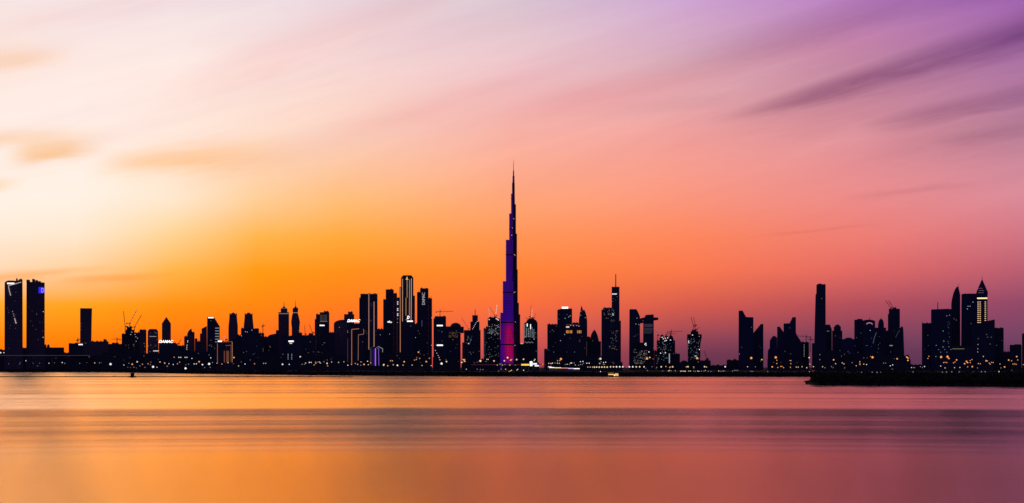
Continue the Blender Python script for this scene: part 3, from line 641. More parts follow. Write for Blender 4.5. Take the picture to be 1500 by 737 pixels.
b.scat(1008, 1026, 496, 528, 54, ((COOL, .4),), seed=43, dense=True); b.wins([(1014.4,490.8),(1008.8,499.8),(1024.6,512),(1009,502)], WHITE, 1.2, 1.2, 1.2); b.wins([(1019, 521.6)], COOL, .9, 2.0, 1.2); b.wins([(1024.3,492.8)], COOL, .8)
block('low_block', 'long low block right of the vase-shaped tower, under a thin jib', 5100, 1025, 1041, 528, 'low', extra=[('box', 'upper_storey', 1033, 1038, 526.4, 528)])
block('low_block', 'lowest long shed in the wide gap before the notched towers', 5200, 1040, 1066, 535.2, 'low')
block('office_block', 'battlemented low block at the left foot of the notched tower', 5250, 1064.4, 1083, 527.6, 'low', extra=[('box', 'upper_storey', 1066, 1070, 526.6, 527.6), ('box', 'upper_storey', 1074, 1079, 526.4, 527.6)])
b = Bld('tower', 'notched tower with a slanted fin top dropping to a flat shoulder', 5200, [('poly', 'tower_body', [(1081.8, None), (1082, 455.2), (1087.6, 454.8), (1093, 464.4), (1103.6, 464.8), (1103.9, None)])], 'blue', plant=False)
b.wins([(1083, 518.6)], COOL, .6)
Bld('tower', 'slanted-roof tower leaning up to the right, joined right of the notched tower', 5240, [('poly', 'tower_body', [(1103.7, None), (1103.7, 487.6), (1114.6, 474.6), (1118.2, 474.6), (1118.2, None)])], 'blue', plant=False).scat(1105, 1117, 490, 520, 4, ((COOL, .25),), seed=44)
Bld('tower', 'lowest sloping-shouldered tower on the left of the saw-toothed group', 5150, [('poly', 'tower_body', [(1124.2, None), (1124.8, 513.4), (1127.4, 510), (1127.6, 499), (1131, 493.6), (1134, 491.6), (1138.2, 494.6), (1138.4, None)])], 'blue', plant=False)
Bld('tower', 'fin-topped tower sloping down to the right, in the middle of the saw-toothed group', 5210, [('poly', 'tower_body', [(1138.2, None), (1138.4, 478.8), (1142, 478.4), (1148, 486.8), (1148.2, None)])], 'blue', plant=False)
b = Bld('tower', 'tallest tower of the saw-toothed group, its fin rising to the right', 5260, [('poly', 'tower_body', [(1147.8, None), (1147.8, 473.8), (1156.6, 473.6), (1161, 464.6), (1165.9, 464.6), (1165.9, None)]), ('poly', 'sloping_wing', [(1165.9, None), (1165.9, 487.6), (1168, 492), (1174.2, 501.4), (1174.2, None)])], 'blue', plant=False)
b.wins([(1157, 528.2), (1157, 532.8), (1137.6, 527.8)], WARM, .8)
b = block('office_block', 'block right of the saw-toothed group with a column of dim lights, under a crane', 5300, 1174, 1185, 501.4, 'site')
b.wins([(1178, 505+i*2.1) for i in range(9)], COOL, .4)
b = Bld('tower', 'very tall slim dark tower tapering slightly upwards, right of the saw-toothed group', 5000,
  [('poly', 'tower_body', [(1192.6, None), (1192.8, 502), (1194.6, 432), (1195.8, 430), (1195.9, 417.6), (1197.4, 416.2), (1202, 415.2), (1204, 416.4), (1209.4, 416.4), (1209.6, None)], 40)], 'navy', plant=False)
b.wins([(1201, 519.8), (1200.8, 526.6)], WARM, .6)
block('office_tower', 'low tower at the left foot of the very tall slim tower', 5060, 1189.4, 1193.4, 503, 'navy')
b = Bld('office_tower', 'sloping-topped tower joined right of the very tall slim tower', 5120, [('poly', 'tower_body', [(1209.4, None), (1209.4, 475.6), (1215.6, 475.6), (1218.4, 482), (1218.6, None)])], 'navy', 'tower'); b.wins([(1212, 485.2), (1214, 485.2)], COOL, .4)
b = Bld('office_tower', 'tower with a rounded drum top, second right of the very tall slim tower', 5080, [('box', 'tower_body', 1219, 1233.8, 484.4), ('box', 'upper_tier', 1221.4, 1231.8, 478.4, 484.4), ('dome', 'dome', 1222.6, 1230.8, 478.5, 475.2)], 'navy', 'tower', plant=False); b.scat(1220, 1232, 486, 524, 8, ((COOL, .25),), seed=45)
b = block('office_block', 'broad low block with a shallow domed roof and a dim blue light', 4950, 1233.6, 1252, 496.8, 'blue', extra=[('dome', 'dome', 1237, 1249, 496.9, 494.4)], plant=False); b.bar('light_strip', 1242.6, 517, 1245.4, 519, (26,20,190), .7)
Bld('tower', 'square flat tower left of the tower with the crescent opening', 5050, [('box', 'tower_body', 1251.4, 1263.8, 468.4), ('box', 'upper_tier', 1255.6, 1263, 467.2, 468.4)], 'blue').scat(1252, 1263, 475, 525, 8, ((COOL, .25),), seed=46)
b = Bld('tower', 'tower with a white crescent opening under its arched roof and a thin antenna', 5000, [('poly', 'tower_body', [(1263.6, None), (1263.6, 469.6), (1268, 468.6), (1274, 468.2), (1279, 469), (1282, 470.6), (1282.2, None)]), ('cone', 'antenna', 1273.8, 468.4, 464.4, .35, .25, M_DARK)], 'blue', plant=False)
b.line('light_strip', [(1269.2, 475), (1271, 473.4), (1273.6, 472.8), (1276.4, 473.6), (1278.2, 475)], .9, (222,150,170), .8, 'crescent of sky in the opening, put in as a glowing strip'); b.wins([(1274.6, 484)], WHITE, .8); b.line('light_strip', [(1279, 503), (1281, 494), (1284, 487)], .6, (130,136,160), .4); b.scat(1265, 1281, 488, 520, 8, ((COOL, .3),), seed=47)  # crescent: sky seen through the arch, put in as a glowing strip
b = Bld('tower', 'onion-domed tower with a finial', 5100, [('box', 'tower_body', 1281.8, 1298, 480), ('box', 'drum', 1286.2, 1294.8, 473.6, 480), ('dome', 'dome', 1286.4, 1294.6, 473.7, 467), ('cone', 'finial', 1290.6, 467.2, 464.2, .4, .1, M_DARK)], 'blue', plant=False); b.scat(1284, 1297, 483, 522, 10, ((COOL, .3),), seed=48)
block('office_block', 'short block between the onion-domed tower and the crane-topped tower', 5160, 1297.8, 1303, 484.6, 'navy')
b = Bld('tower', 'square dark tower with two crane jibs slanting off its roof', 5200, [('box', 'tower_body', 1302, 1318.2, 452.6), ('box', 'side_wing', 1300.6, 1302, 460.6)], 'navy'); b.bar('light_strip', 1303, 505.6, 1307.6, 506.8, (170,190,190), .5); b.scat(1303, 1317, 480, 520, 10, ((COOL, .25),), seed=49)
b = Bld('tower', 'sail-shaped tower with a spiky tip, right of the crane-topped tower', 5080, [('poly', 'tower_body', [(1309.6, None), (1309.6, 500), (1312, 492), (1315.4, 484.6), (1319, 480), (1320.6, 477.6), (1321.4, 479.6), (1322.6, 477.6), (1323.4, 485), (1324.6, 520), (1324.8, None)])], 'navy', plant=False); b.line('light_strip', [(1312, 494.6), (1315, 488), (1317.6, 484)], .5, (110,110,140), .35)
block('low_block', 'small round-roofed block at the foot of the sail-shaped tower', 4900, 1324, 1334, 527, 'low', extra=[('dome', 'dome', 1325, 1333, 527.1, 519.6)])
block('low_block', 'low sheds across the gap left of the far right cluster', 5000, 1332, 1352, 534.4, 'low')

# ------------------------------------------------------------------ far right cluster
b = block('office_tower', 'flat slab forming the left shoulder of the far right cluster', 4900, 1350.4, 1364.4, 473.4, 'blue'); b.scat(1352, 1363, 480, 524, 6, ((COOL, .25),), seed=50)
b = Bld('tower', 'wide flat tower with an antenna and a dim dotted column, in the far right cluster', 4850, [('poly', 'tower_body', [(1363.8, None), (1363.8, 453.2), (1388, 452.4), (1394, 453), (1394.2, None)]), ('cone', 'antenna', 1373.6, 453, 442.6, .6, .5, M_DARK)], 'blue', plant=False)
b.wins([(1387,462.8),(1391,461.8),(1381.6,485),(1382.6,500),(1371.4,506)], COOL, .6); b.scat(1388, 1392, 466, 505, 22, ((COOL, .25),), seed=51)
b = Bld('tower', 'bullet-shaped pointed tower with a thin spire', 4950, [('poly', 'tower_body', [(1393.4, None), (1393.4, 445), (1394.4, 438), (1396.4, 430), (1399, 423.6), (1402, 419.6), (1404, 421), (1406.6, 432), (1406.6, None)]), ('cone', 'spire', 1404, 421.6, 415.4, .35, .15, M_DARK)], 'navy', plant=False)
b = Bld('tower', 'broad tower with a pale slanted edge, between the bullet-shaped and the pyramid-topped towers', 4900, [('poly', 'tower_body', [(1407.6, None), (1408.4, 431), (1413, 430), (1430.8, 430.2), (1430.8, None)])], 'blue', plant=False); b.wins([(1418,448.8),(1421,448.6),(1417,452.6),(1425.2,442.8)], COOL, .9)
b = Bld('tower', 'slender tower with a steep pyramid top above a bright gold band and lit window columns', 4800,
  [('box', 'tower_body', 1430.6, 1446.6, 431.4), ('poly', 'pyramid_roof', [(1430.2, 431.4), (1430.2, 428), (1434, 419), (1438.6, 408.6), (1443.2, 419), (1447, 428), (1447, 431.4)], 30), ('cone', 'finial', 1438.7, 409, 404.2, .35, .15, M_PALE)], 'navy', plant=False)
b.bar('light_band', 1431.4, 436, 1446.2, 438, (255,214,150), 1.4)
for i in range(11):
    yy = 442.4+i*3.0; c = (WARM if i % 3 else (255,196,150))
    b.wins([(1432.8, yy), (1435.8, yy)], c, .9, 1.9, 1.1)
    if i < 10: b.wins([(1443.4, yy)], c, .9, 2.0, 1.1)
b.wins([(1433,475.4),(1436.4,475.4),(1440.8,475.2),(1443.6,475.4)], (255,190,190), .8)
b.wins([(1433.4+i*1.7+(j % 2)*.8, 422.4+j*3.2) for j in range(3) for i in range(4+j)][:14], (200,160,190), .35, .8, .8)
b = Bld('office_tower', 'dark base block below the pyramid-topped tower with a slanting roof', 4750, [('poly', 'block_body', [(1424, None), (1424, 478), (1446.8, 470.2), (1457.2, 468), (1457.4, None)])], 'navy', 'building', plant=False); b.wins([(1432.6,504.6),(1432.2,511),(1432.2,515.6)], WHITE, .7)
block('office_block', 'flat block on the right shoulder of the far right cluster', 4820, 1457, 1470.2, 480.4, 'navy').scat(1458, 1469, 485, 520, 4, ((COOL, .25),), seed=53)
block('low_block', 'low block in the notch beyond the far right cluster', 4700, 1470, 1480, 515.6, 'low')
block('office_block', 'square block standing apart beyond the notch on the far right', 4650, 1479, 1496.4, 505.2, 'low', extra=[('box', 'upper_storey', 1486, 1495, 504.4, 505.2)])
block('office_tower', 'tower cut by the right edge of the picture', 4780, 1497, 1530, 488.6, 'low')
b = block('office_block', 'wide low front block with a dim yellow strip, before the far right cluster', 4500, 1374, 1424, 506.4, 'navy'); b.bar('light_strip', 1395, 510.6, 1412.6, 511.5, (150,140,70), .5); b.wins([(1372+i*3, 508+(i % 3)*4) for i in range(1, 8)], COOL, .4)

# ------------------------------------------------------------------ low rows at the foot of the skyline
ROW = [(66, 92, 521, 'low row house block below the twin towers'), (96, 150, 518, 'low row under the lone slab'), (150, 184, 516, 'wide low row under the small hammerhead crane'),
 (184, 236, 515, 'low row under the chamfered tower'), (262, 304, 514, 'low row under the blade-topped tower'), (343, 372, 517, 'low row under the waisted towers'), (374, 420, 516, 'low row under the sloping-roofed block'),
 (436, 470, 518, 'low row under the wide flat block'), (471, 508, 517, 'low row under the round-roofed tower'), (556, 590, 516, 'low row beneath the emblem tower'), (588, 632, 520.4, 'low row under the tallest light-lined tower'),
 (634, 674, 523, 'low row under the two white signs'), (676, 706, 527, 'low row under the turreted tower'), (704, 730, 526, 'low row left of the foot of the supertall tower'), (752, 786, 527.5, 'low row right of the foot of the supertall tower'),
 (800, 842, 521, 'low row under the white rooftop sign'), (838, 881, 519, 'low row under the pointed arch-shaped tower'), (880, 912, 527, 'low row under the antenna slab tower'), (1124, 1178, 526, 'low row under the saw-toothed group'),
 (1196, 1252, 514, 'low row under the very tall slim tower'), (1250, 1326, 518, 'low row under the onion-domed tower')]
for i, (x0, x1, y, lab) in enumerate(ROW):
    r = random.Random(i); m = x0 + (x1-x0)*r.uniform(.35, .65)
    b = Bld('low_row', lab, 4300 - i % 3*90, [('box', 'block_body', x0, m, y), ('box', 'side_wing', m, x1, y+r.uniform(1, 4))], 'low', 'building', 'low rows at the foot of the skyline')
    b.scat(x0+1, x1-1, y+3, 533, int((x1-x0)*.12), ((WARM, .5), (COOL, .5), (AMBER, .5)), seed=60+i)
# ------------------------------------------------------------------ the supertall tower (three stepped wings round a core)
BD = 7000.0
KX = 752.2
def bx_(px): return (px - KX)/F*BD
def bz_(py): return wz_(py, BD)
burj = thing('supertall_tower', 'tallest tower, a stepped needle lit purple with a magenta patch low on its left', 'tower', (wx_(KX, BD), BD, 0))
mled, n_, p_ = new_mat('led_lit_facade')
c_ = n_.nodes.new('ShaderNodeTexCoord'); s_ = n_.nodes.new('ShaderNodeSeparateXYZ'); n_.links.new(c_.outputs['Object'], s_.inputs[0])
lx, ly, lz = (X(n_, s_.outputs[i]) for i in range(3))
# the lamps on this facade show violet, with one magenta picture low down
rib = ((lx + ly*.6)/7.0).m('FRACT').m('GREATER_THAN', .3)*.5 + .5
flo = (lz/11.0).m('FRACT').m('GREATER_THAN', .12)*.4 + .6
blot = noise(n_, vec(n_, lx*.035, ly*.035, lz*.009), 1.0, 3, .6)
pat = ((lx + 15.0)*.05); pat = (pat*pat*-1.0).exp() * lz.step(10, 60) * lz.step(205, 150) * blot.step(.12, .42)
upper = lz.ramp(150, 640)
ecol = mix(n_, upper, lin(58, 2, 140), lin(66, 6, 122))
ecol = mix(n_, pat, ecol, lin(206, 6, 96))
n_.links.new(ecol, p_.inputs['Emission Color'])
n_.links.new((rib*flo*(blot*.75 + .28)*(upper*-.28 + 1.0)).s, p_.inputs['Emission Strength'])
p_.inputs['Base Color'].default_value = (.05, .05, .08, 1); p_.inputs['Roughness'].default_value = .35
mled.cycles.emission_sampling = 'NONE'
def stadium(ax, ay, length, r, n=8):
    """plan of a wing: from the core out along (ax, ay), round at its end"""
    t = math.atan2(ay, ax); c, s = math.cos(t), math.sin(t); pts = [(0, -r), (max(length-r, .1), -r)]
    pts += [(max(length-r, .1) + r*math.sin(a), -r*math.cos(a)) for a in [math.pi*k/n for k in range(1, n)]]
    pts += [(max(length-r, .1), r), (0, r)]
    return [(x*c - y*s, x*s + y*c) for x, y in pts]
def wing(name, ax, ay, steps, mat, r0, r1):
    """steps: outer reach in px of the picture at successive heights (row, reach)"""
    bm = bmesh.new(); z0 = GZ
    for i, (row, reach, side) in enumerate(steps):
        z1 = bz_(row); f = min(1, z1/720.0); r = r0*(1-f) + r1*f
        L = reach*BD/F/abs(side) if side else reach
        r = min(r, L*.9)
        add_plan(bm, stadium(ax, ay, L, r-.03*i), z0, z1); z0 = z1
    return mesh_obj(name, bm, mat, burj)
ca, sa = math.cos(math.radians(197)), math.sin(math.radians(197))
# left wing: reach measured to the left
left = [(497.6, 22.6), (458.4, 19.4), (412.3, 15.8), (351.7, 11.3), (313, 6.4), (284, 3.6), (268, 2.2)]
bm = bmesh.new(); z0 = GZ
for i, (row, reach) in enumerate(left):
    z1 = bz_(row); L = reach*BD/F; r = max(3.2, 15.0 - 11.5*min(1, z1/720)); r = min(r, L*.8)
    add_plan(bm, stadium(ca, sa, (L - r)/abs(ca) + r, r), z0, z1); z0 = z1
o = mesh_obj('lit_wing', bm, mled, burj); o['label'] = 'purple lit left wing with a magenta patch'
cb, sb = math.cos(math.radians(-42)), math.sin(math.radians(-42))
right = [(506, 10.4), (460.7, 9.8), (444, 7.9), (395, 6.2), (342.6, 5.1), (299.6, 3.6), (277.4, 1.8)]
bm = bmesh.new(); z0 = GZ
for i, (row, reach) in enumerate(right):
    z1 = bz_(row); L = reach*BD/F; r = max(2.2, 11.0 - 7.5*min(1, z1/640)); r = min(r, L*.6)
    add_plan(bm, stadium(cb, sb, (L - r)/abs(cb) + r, r), z0, z1); z0 = z1
o = mesh_obj('dark_wing', bm, FAC['navy'], burj)
cc, sc = math.cos(math.radians(78)), math.sin(math.radians(78))
bm = bmesh.new(); z0 = GZ
for row, L in ((500, 60), (450, 52), (400, 43), (345, 33), (300, 22), (275, 12)):
    z1 = bz_(row); r = max(2.0, 12 - 9.5*min(1, z1/680)); add_plan(bm, stadium(cc, sc, L, r), z0, z1); z0 = z1
mesh_obj('rear_wing', bm, FAC['navy'], burj)
bm = bmesh.new()
add_lathe(bm, [(10.5, GZ), (10.0, bz_(420)), (7.0, bz_(330)), (5.2, bz_(284)), (4.8, bz_(268))], 0, 0, 18); mesh_obj('core', bm, FAC['navy'], burj)
bm = bmesh.new()
add_lathe(bm, [(4.4, bz_(268)), (3.9, bz_(258)), (2.6, bz_(257.6)), (2.3, bz_(250.4)), (1.2, bz_(250)), (.9, bz_(242)), (.35, bz_(234))], 0, 0, 12); mesh_obj('spire', bm, mled, burj)
for row in (291, 335.4, 373.6, 428.6, 472.5, 505):
    bm = bmesh.new(); z = bz_(row)
    Ls = next(reach for r_, reach in reversed(left) if True and row >= r_) if row >= 268 else 2
    Lr = [reach for r_, reach in left if r_ <= row]; Lw = max(Lr) if Lr else 2.2
    L = Lw*BD/F; r = max(3.2, 15.0 - 11.5*min(1, bz_(min(r_ for r_, q in left if q == Lw))/720)); r = min(r, L*.8)
    add_plan(bm, stadium(ca, sa, (L-r)/abs(ca)+r+.3, r+.3), z-2.6, z+2.6)
    o = mesh_obj('mechanical_band', bm, FAC['navy'], burj)
for px, row in ((753.4, 373), (754.5, 374), (753, 428.6), (754.6, 427.8), (755.2, 471.6), (754.4, 506), (752.6, 320.5), (750.4, 334), (749.6, 344.6)):
    o = bpy.data.objects.new('lit_window', win_mesh(1.0*BD/F, .7*BD/F, glow(WARM, 1.0))); COL.objects.link(o); o.parent = burj
    tgt = Vector((wx_(px, BD), BD, bz_(row))); og = Vector((0, 0, CAM_H))
    dg = bpy.context.evaluated_depsgraph_get(); dg.update(); og2 = og + (tgt-og)*.97
    hit, pt, *_r = scene.ray_cast(dg, og2, (tgt-og).normalized(), distance=900)
    o.location = (pt if hit else tgt) - Vector(burj.location) - Vector((0, .15, 0))
bm = bmesh.new(); add_lathe(bm, [(44, GZ), (44, 16), (38, 16.1), (38, 24)], -14, 4, 26); mesh_obj('podium', bm, FAC['low'], burj)

# ------------------------------------------------------------------ cranes
def crane(label, D, mast, jib=None, counter=None, luff=None, lights=0, col=None, lightcol=(WHITE, 1.2), wid=2.0):
    """mast (px, foot row, top row); jib / counter: tip points of a level jib; luff: tip point of a raised jib"""
    px, yf, yt = mast; k = D/F; col = col or M_STEEL
    r = thing('tower_crane', label, 'crane', (wx_(px, D), D+8, wz_(yf, D)), 'tower cranes over the skyline')
    T = lambda q: ((q[0]-px)*k, 0, (yf-q[1])*k)
    bm = bmesh.new(); lattice(bm, (0, 0, -2), T((px, yt)), wid, 4, .42); mesh_obj('mast', bm, col, r)
    bm = bmesh.new(); add_box(bm, .4, 3.2, -1.2, 1.2, T((px, yt))[2]-1.2, T((px, yt))[2]+1.6); mesh_obj('cab', bm, M_DARK, r)
    tip = jib or luff
    bm = bmesh.new(); lattice(bm, T((px, yt)), T(tip), 1.3, 4, .36); jb = mesh_obj('jib', bm, col, r)
    if jib:
        bm = bmesh.new(); lattice(bm, T((px, yt)), T((px, yt-3.2)), 1.2, 3, .5)
        ap = Vector(T((px, yt-3.2))); add_bar(bm, ap, Vector(T(jib))*.7 + Vector(T((px, yt)))*.3, .3); mesh_obj('apex', bm, col, r)
        c = counter or (px - (jib[0]-px)*.35, yt)
    else: c = counter or (px - (luff[0]-px)*.3 - (1 if luff[0] >= px else -1)*1.0, yt)
    bm = bmesh.new(); lattice(bm, T((px, yt)), T(c), 1.4, 3, .5)
    e = T(c); add_box(bm, e[0]-1.5, e[0]+1.5, -1, 1, e[2]-3.0, e[2]+.3); mesh_obj('counter_jib', bm, col, r)
    for i in range(lights):
        f = (i+.6)/lights; a, b = Vector(T((px, yt))), Vector(T(tip))
        o = bpy.data.objects.new('work_light', win_mesh(.75*k, .75*k, glow(*lightcol))); COL.objects.link(o); o.parent = jb; o.location = a + (b-a)*f + Vector((0, -1.4, 0))
    return r
crane('small hammerhead crane barely rising behind the block left of the lone slab', 4980, (113, 503, 498), (117, 497.6))
crane('small dark hammerhead crane standing on the long dark block near the left', 5100, (170.5, 503, 497), (163.4, 496.8), (175, 496.8))
crane('pale raised-jib crane with lights on the stepped unfinished tower near the left', 5310, (189, 478.4, 473.4), luff=(199.8, 453.6), lights=5, col=M_PALE, lightcol=((255,220,190), .8))
crane('dark raised-jib crane leaning right over the stepped unfinished tower', 5325, (196.2, 483, 479), luff=(206.4, 461.4))
crane('steep thin crane jib left of the stepped unfinished tower', 5330, (182.6, 489, 478), luff=(180, 455.6))
crane('short thin crane jib behind the white roof lettering on the left', 5230, (260.7, 506, 503.4), luff=(264.2, 497.2))
crane('tiny crane on the roof of the gold lit frame building', 5020, (330, 500, 497), luff=(327, 491.6), lights=2, col=M_REDST)
crane('bent-headed crane with a short jib right of the waisted towers', 5420, (384.6, 490, 477.4), (388.6, 477), (383.4, 477.6))
crane('near-vertical thin crane jib on the wide flat block', 5360, (446.4, 491, 489), luff=(446, 476.4))
crane('thin crane jib leaning left over the wide flat block', 5380, (457, 489, 487), luff=(452.6, 475.4))
crane('long level-jibbed crane on the tower with two white signs', 5520, (644.4, 463.4, 456.6), (663.6, 456.2), (638.8, 456.6), lights=0)
crane('thin raised jib leaning left beside the turreted tower with a mast', 6120, (686, 484, 481.6), luff=(676.2, 465.4))
crane('raised-jib crane leaning left on the unfinished tower left of the supertall one', 6620, (724.6, 466, 461.6), luff=(717.4, 449.4), lights=0)
crane('crane jib dotted with white lights on the unfinished tower left of the supertall one', 6640, (726, 466, 463), luff=(728, 446.4), lights=8, lightcol=(WHITE, 1.4))
crane('leftmost dotted-light crane on the unfinished tower left of the supertall one', 6610, (717.6, 466.6, 464.6), luff=(715.4, 451.8), lights=6, lightcol=(WHITE, .9))
crane('tall dotted-light crane on the round-shouldered unfinished tower', 6570, (778.8, 467, 465), luff=(779.4, 453.4), lights=5, lightcol=(WHITE, 1.2))
crane('red-tipped crane jib rising left above the round-shouldered unfinished tower', 6590, (776.6, 467, 463.4), luff=(778, 446.6), col=M_REDST, lights=2, lightcol=((230,60,40), .6))
crane('short jib leaning right on the round-shouldered unfinished tower', 6560, (782.4, 467.6, 465.4), luff=(785, 458.4))
crane('low jib leaning left on the round-shouldered unfinished tower', 6555, (772.6, 469, 467), luff=(769.8, 464.6))
crane('long level-jibbed crane over the stout unfinished tower', 5520, (983.4, 494.6, 486), (1001, 485), (978, 486.2))
crane('lower level-jibbed crane over the stout unfinished tower', 5540, (982, 494.6, 489.2), (991.6, 488.8), (976, 489.4))
crane('crane leaning left beside the jutting sky bridge', 5560, (963.4, 499, 490.6), luff=(959.8, 479.4), lights=3, lightcol=(COOL, .6))
crane('left raised-jib crane on the lone vase-shaped tower', 5410, (1016, 484, 477), luff=(1012.6, 464.4), col=M_DARK)
crane('right raised-jib crane on the lone vase-shaped tower', 5425, (1018.6, 484, 476), luff=(1016.4, 464.2), col=M_STEEL)
crane('low jib leaning right on the lone vase-shaped tower', 5415, (1020.4, 485.4, 482.6), luff=(1025, 479.4), col=M_DARK)
crane('thin crane jib leaning left over the long low block in the wide gap', 5120, (1035.6, 528, 525), luff=(1031.6, 514.2))
crane('level-jibbed crane behind the saw-toothed group', 5340, (1181.6, 501.6, 493.4), (1169, 492), (1188, 493.4))
crane('short level-jibbed crane beside the very tall slim tower', 5420, (1187.6, 515, 497.4), (1184, 497), (1191, 497.4))
crane('left one of two parallel jibs on the square dark tower', 5210, (1305.6, 452.6, 451), luff=(1298.2, 440), col=M_DARK, wid=1.6)
crane('right one of two parallel jibs on the square dark tower', 5225, (1309.6, 452.6, 451), luff=(1302.4, 440), col=M_DARK, wid=1.6)
crane('stubby short jib at the right end of the roof of the square dark tower', 5215, (1312.4, 452.6, 451.4), luff=(1313.2, 448.8), col=M_DARK, wid=1.4)

# ------------------------------------------------------------------ land
def shore_row(px):
    pts = [(-400, 544.6), (0, 545), (150, 545.2), (250, 547), (400, 549), (550, 550.4), (700, 551.2), (900, 551.6), (1190, 551.8)]
    for (a, b), (c, d) in zip(pts, pts[1:]):
        if a <= px <= c: return b + (d-b)*(px-a)/(c-a)
    return pts[0][1] if px < pts[0][0] else 551.8
def shore_D(px): return CAM_H*F/(shore_row(px)-HY)
rs = random.Random(5)
FARD = 59000.0
def SPIT_D(px): return CAM_H*F/((564.2 + (min(px, 1600)-1206)*.0075)-HY)
bm = bmesh.new()
def strip(cols):
    near = [(bm.verts.new((wx_(p, d0), d0-2.0, -.8)), bm.verts.new((wx_(p, d0), d0, 1.25)), bm.verts.new((wx_(p, d1), d1, 1.25 if d1 == FARD else 1.2))) for p, d0, d1 in cols]
    for a, b in zip(near, near[1:]):
        for i in (0, 1): bm.faces.new((a[i], b[i], b[i+1], a[i+1]))
strip([(px, shore_D(px)*(1+rs.uniform(-.006, .006)), FARD) for px in range(-1500, 1195, 5)])
SP = [(1179.4, 1062, 1066), (1182, 1050, 1085), (1185, 1030, 1100), (1189, 1004, 1150), (1192, 992, 1500)]
strip(SP + [(1194, 986, 1790)])
strip([(px, SPIT_D(px)*(1+rs.uniform(-.006, .006)), FARD) for px in range(1194, 2600, 5)])
bmesh.ops.recalc_face_normals(bm, faces=bm.faces[:])
if sum(f.normal.z for f in bm.faces) < 0: bmesh.ops.reverse_faces(bm, faces=bm.faces[:])
ml, ln, lp = new_mat('dark_scrub_earth')
c_ = ln.nodes.new('ShaderNodeTexCoord'); t_ = noise(ln, c_.outputs['Object'], .02, 6, .6)
ln.links.new(mix(ln, t_, (.018, .016, .012, 1), (.05, .042, .03, 1)), lp.inputs['Base Color']); lp.inputs['Roughness'].default_value = .95
lp.inputs['Specular IOR Level'].default_value = .1
land = mesh_obj('ground', bm, ml); land['kind'] = 'structure'

# scrub and mangrove along the water, too many and too far to count
mg, gn, gp = new_mat('mangrove_leaves')
c_ = gn.nodes.new('ShaderNodeTexCoord'); t_ = noise(gn, c_.outputs['Object'], .12, 4, .6)
gn.links.new(mix(gn, t_, (.018, .026, .012, 1), (.05, .062, .03, 1)), gp.inputs['Base Color']); gp.inputs['Roughness'].default_value = .8; gp.inputs['Specular IOR Level'].default_value = .15
def scrub(name, spots, leaf, n, seed):
    r = random.Random(seed); vs, fs = [], []
    for x, y, h, wd in spots:
        for q in range(n):
            a = r.uniform(0, 6.283); rad = wd*math.sqrt(r.random()); t = r.random()**.7
            cz = 1.0 + h*t*(1 - .35*(rad/wd)**2); p = Vector((x+rad*math.cos(a), y+rad*math.sin(a), cz))
            u = Vector((r.gauss(0,1), r.gauss(0,1), r.gauss(0,1))).normalized(); v = u.orthogonal().normalized(); l = leaf*r.uniform(.5, 1.3)
            b = len(vs); vs += [p-u*l, p+v*l*.6, p+u*l, p-v*l*.6]; fs.append((b, b+1, b+2, b+3))
    me = bpy.data.meshes.new(name); me.from_pydata(vs, [], fs); me.materials.append(mg)
    o = bpy.data.objects.new(name, me); COL.objects.link(o); return tag(o, None, None, None, 'stuff')
r = random.Random(11); sp = []
px = -60.0
while px < 1192:
    D = shore_D(px); k = D/F
    for row in range(3):
        d = D + 6 + row*28 + r.uniform(0, 16); h = (r.uniform(1.6, 3.6) + row*.8)*(1.25 if px < 300 else 1.0)
        sp.append((wx_(px + r.uniform(-1.2, 1.2), d), d, h, r.uniform(3, 6)))
    px += 2.3
o = scrub('shore_scrub', sp, 1.0, 26, 3); o['label'] = 'low dark mangrove scrub along the far shore'; o['category'] = 'scrub'
sp = []; px = 1182.0
while px < 1560:
    D = SPIT_D(max(px, 1206)) if px > 1196 else 1050
    k = D/F; hh = (1.0 if px < 1192 else 5.0 + 1.4*math.sin(px*.09) + (px-1190)*.002)
    for row in range(4 if px > 1192 else 1):
        d = D + 6 + row*16 + r.uniform(-2, 10); sp.append((wx_(px + r.uniform(-1.5, 1.5), d), d, max(.8, hh*(.55+.16*row)*r.uniform(.75, 1.15)), r.uniform(2, 4)))
    px += 3.0
px = 1194.0
while px < 1560:      # deeper rows of the spit
    for d in (1130, 1220, 1330, 1480):
        d2 = d + r.uniform(-20, 20); sp.append((wx_(px + r.uniform(-2, 2), d2), d2, r.uniform(4, 7.5), r.uniform(3, 5.5)))
    px += 4.0
o = scrub('spit_mangrove', sp, .75, 46, 4); o['label'] = 'dense dark mangrove on the near spit of land at the right'; o['category'] = 'mangrove'

# ------------------------------------------------------------------ roads on stilts, quay and small buildings by the water
def viaduct(label, D, x0, x1, row, t=.9, strip=None):
    r = thing('road_viaduct', label, 'viaduct', (wx_((x0+x1)/2, D), D, 0)); h = (wx_(x1, D)-wx_(x0, D))/2; z = wz_(row, D); tt = t*D/F
    bm = bmesh.new(); add_box(bm, -h, h, 0, 12, z-tt, z); mesh_obj('deck', bm, M_PALE, r)
    bm = bmesh.new(); add_box(bm, -h, h, -.25, .0-.02, z-tt*.3, z+.9); mesh_obj('parapet', bm, M_PALE, r)
    n = max(3, int(2*h/45))
    for i in range(n+1):
        bm = bmesh.new(); x = -h + 2*h*i/n*.999 + .5; add_box(bm, x-1, x+1, 4, 7, 1.0, z-tt-.02); mesh_obj('pier', bm, M_DARK, r)
    if strip:
        bm = bmesh.new(); add_box(bm, -h, h, -.55, -.28, z-.2, z+strip[2]*D/F); mesh_obj('light_strip', bm, glow(strip[0], strip[1]), r)
viaduct('pale raised road running behind the lights below the twin towers', 4200, -40, 132, 520.8, .8, ((170,160,150), .16, .2))
viaduct('raised road with a thin reddish line of traffic light below the supertall tower', 2900, 690, 800, 534.4, .3, ((210,70,70), .22, .12))
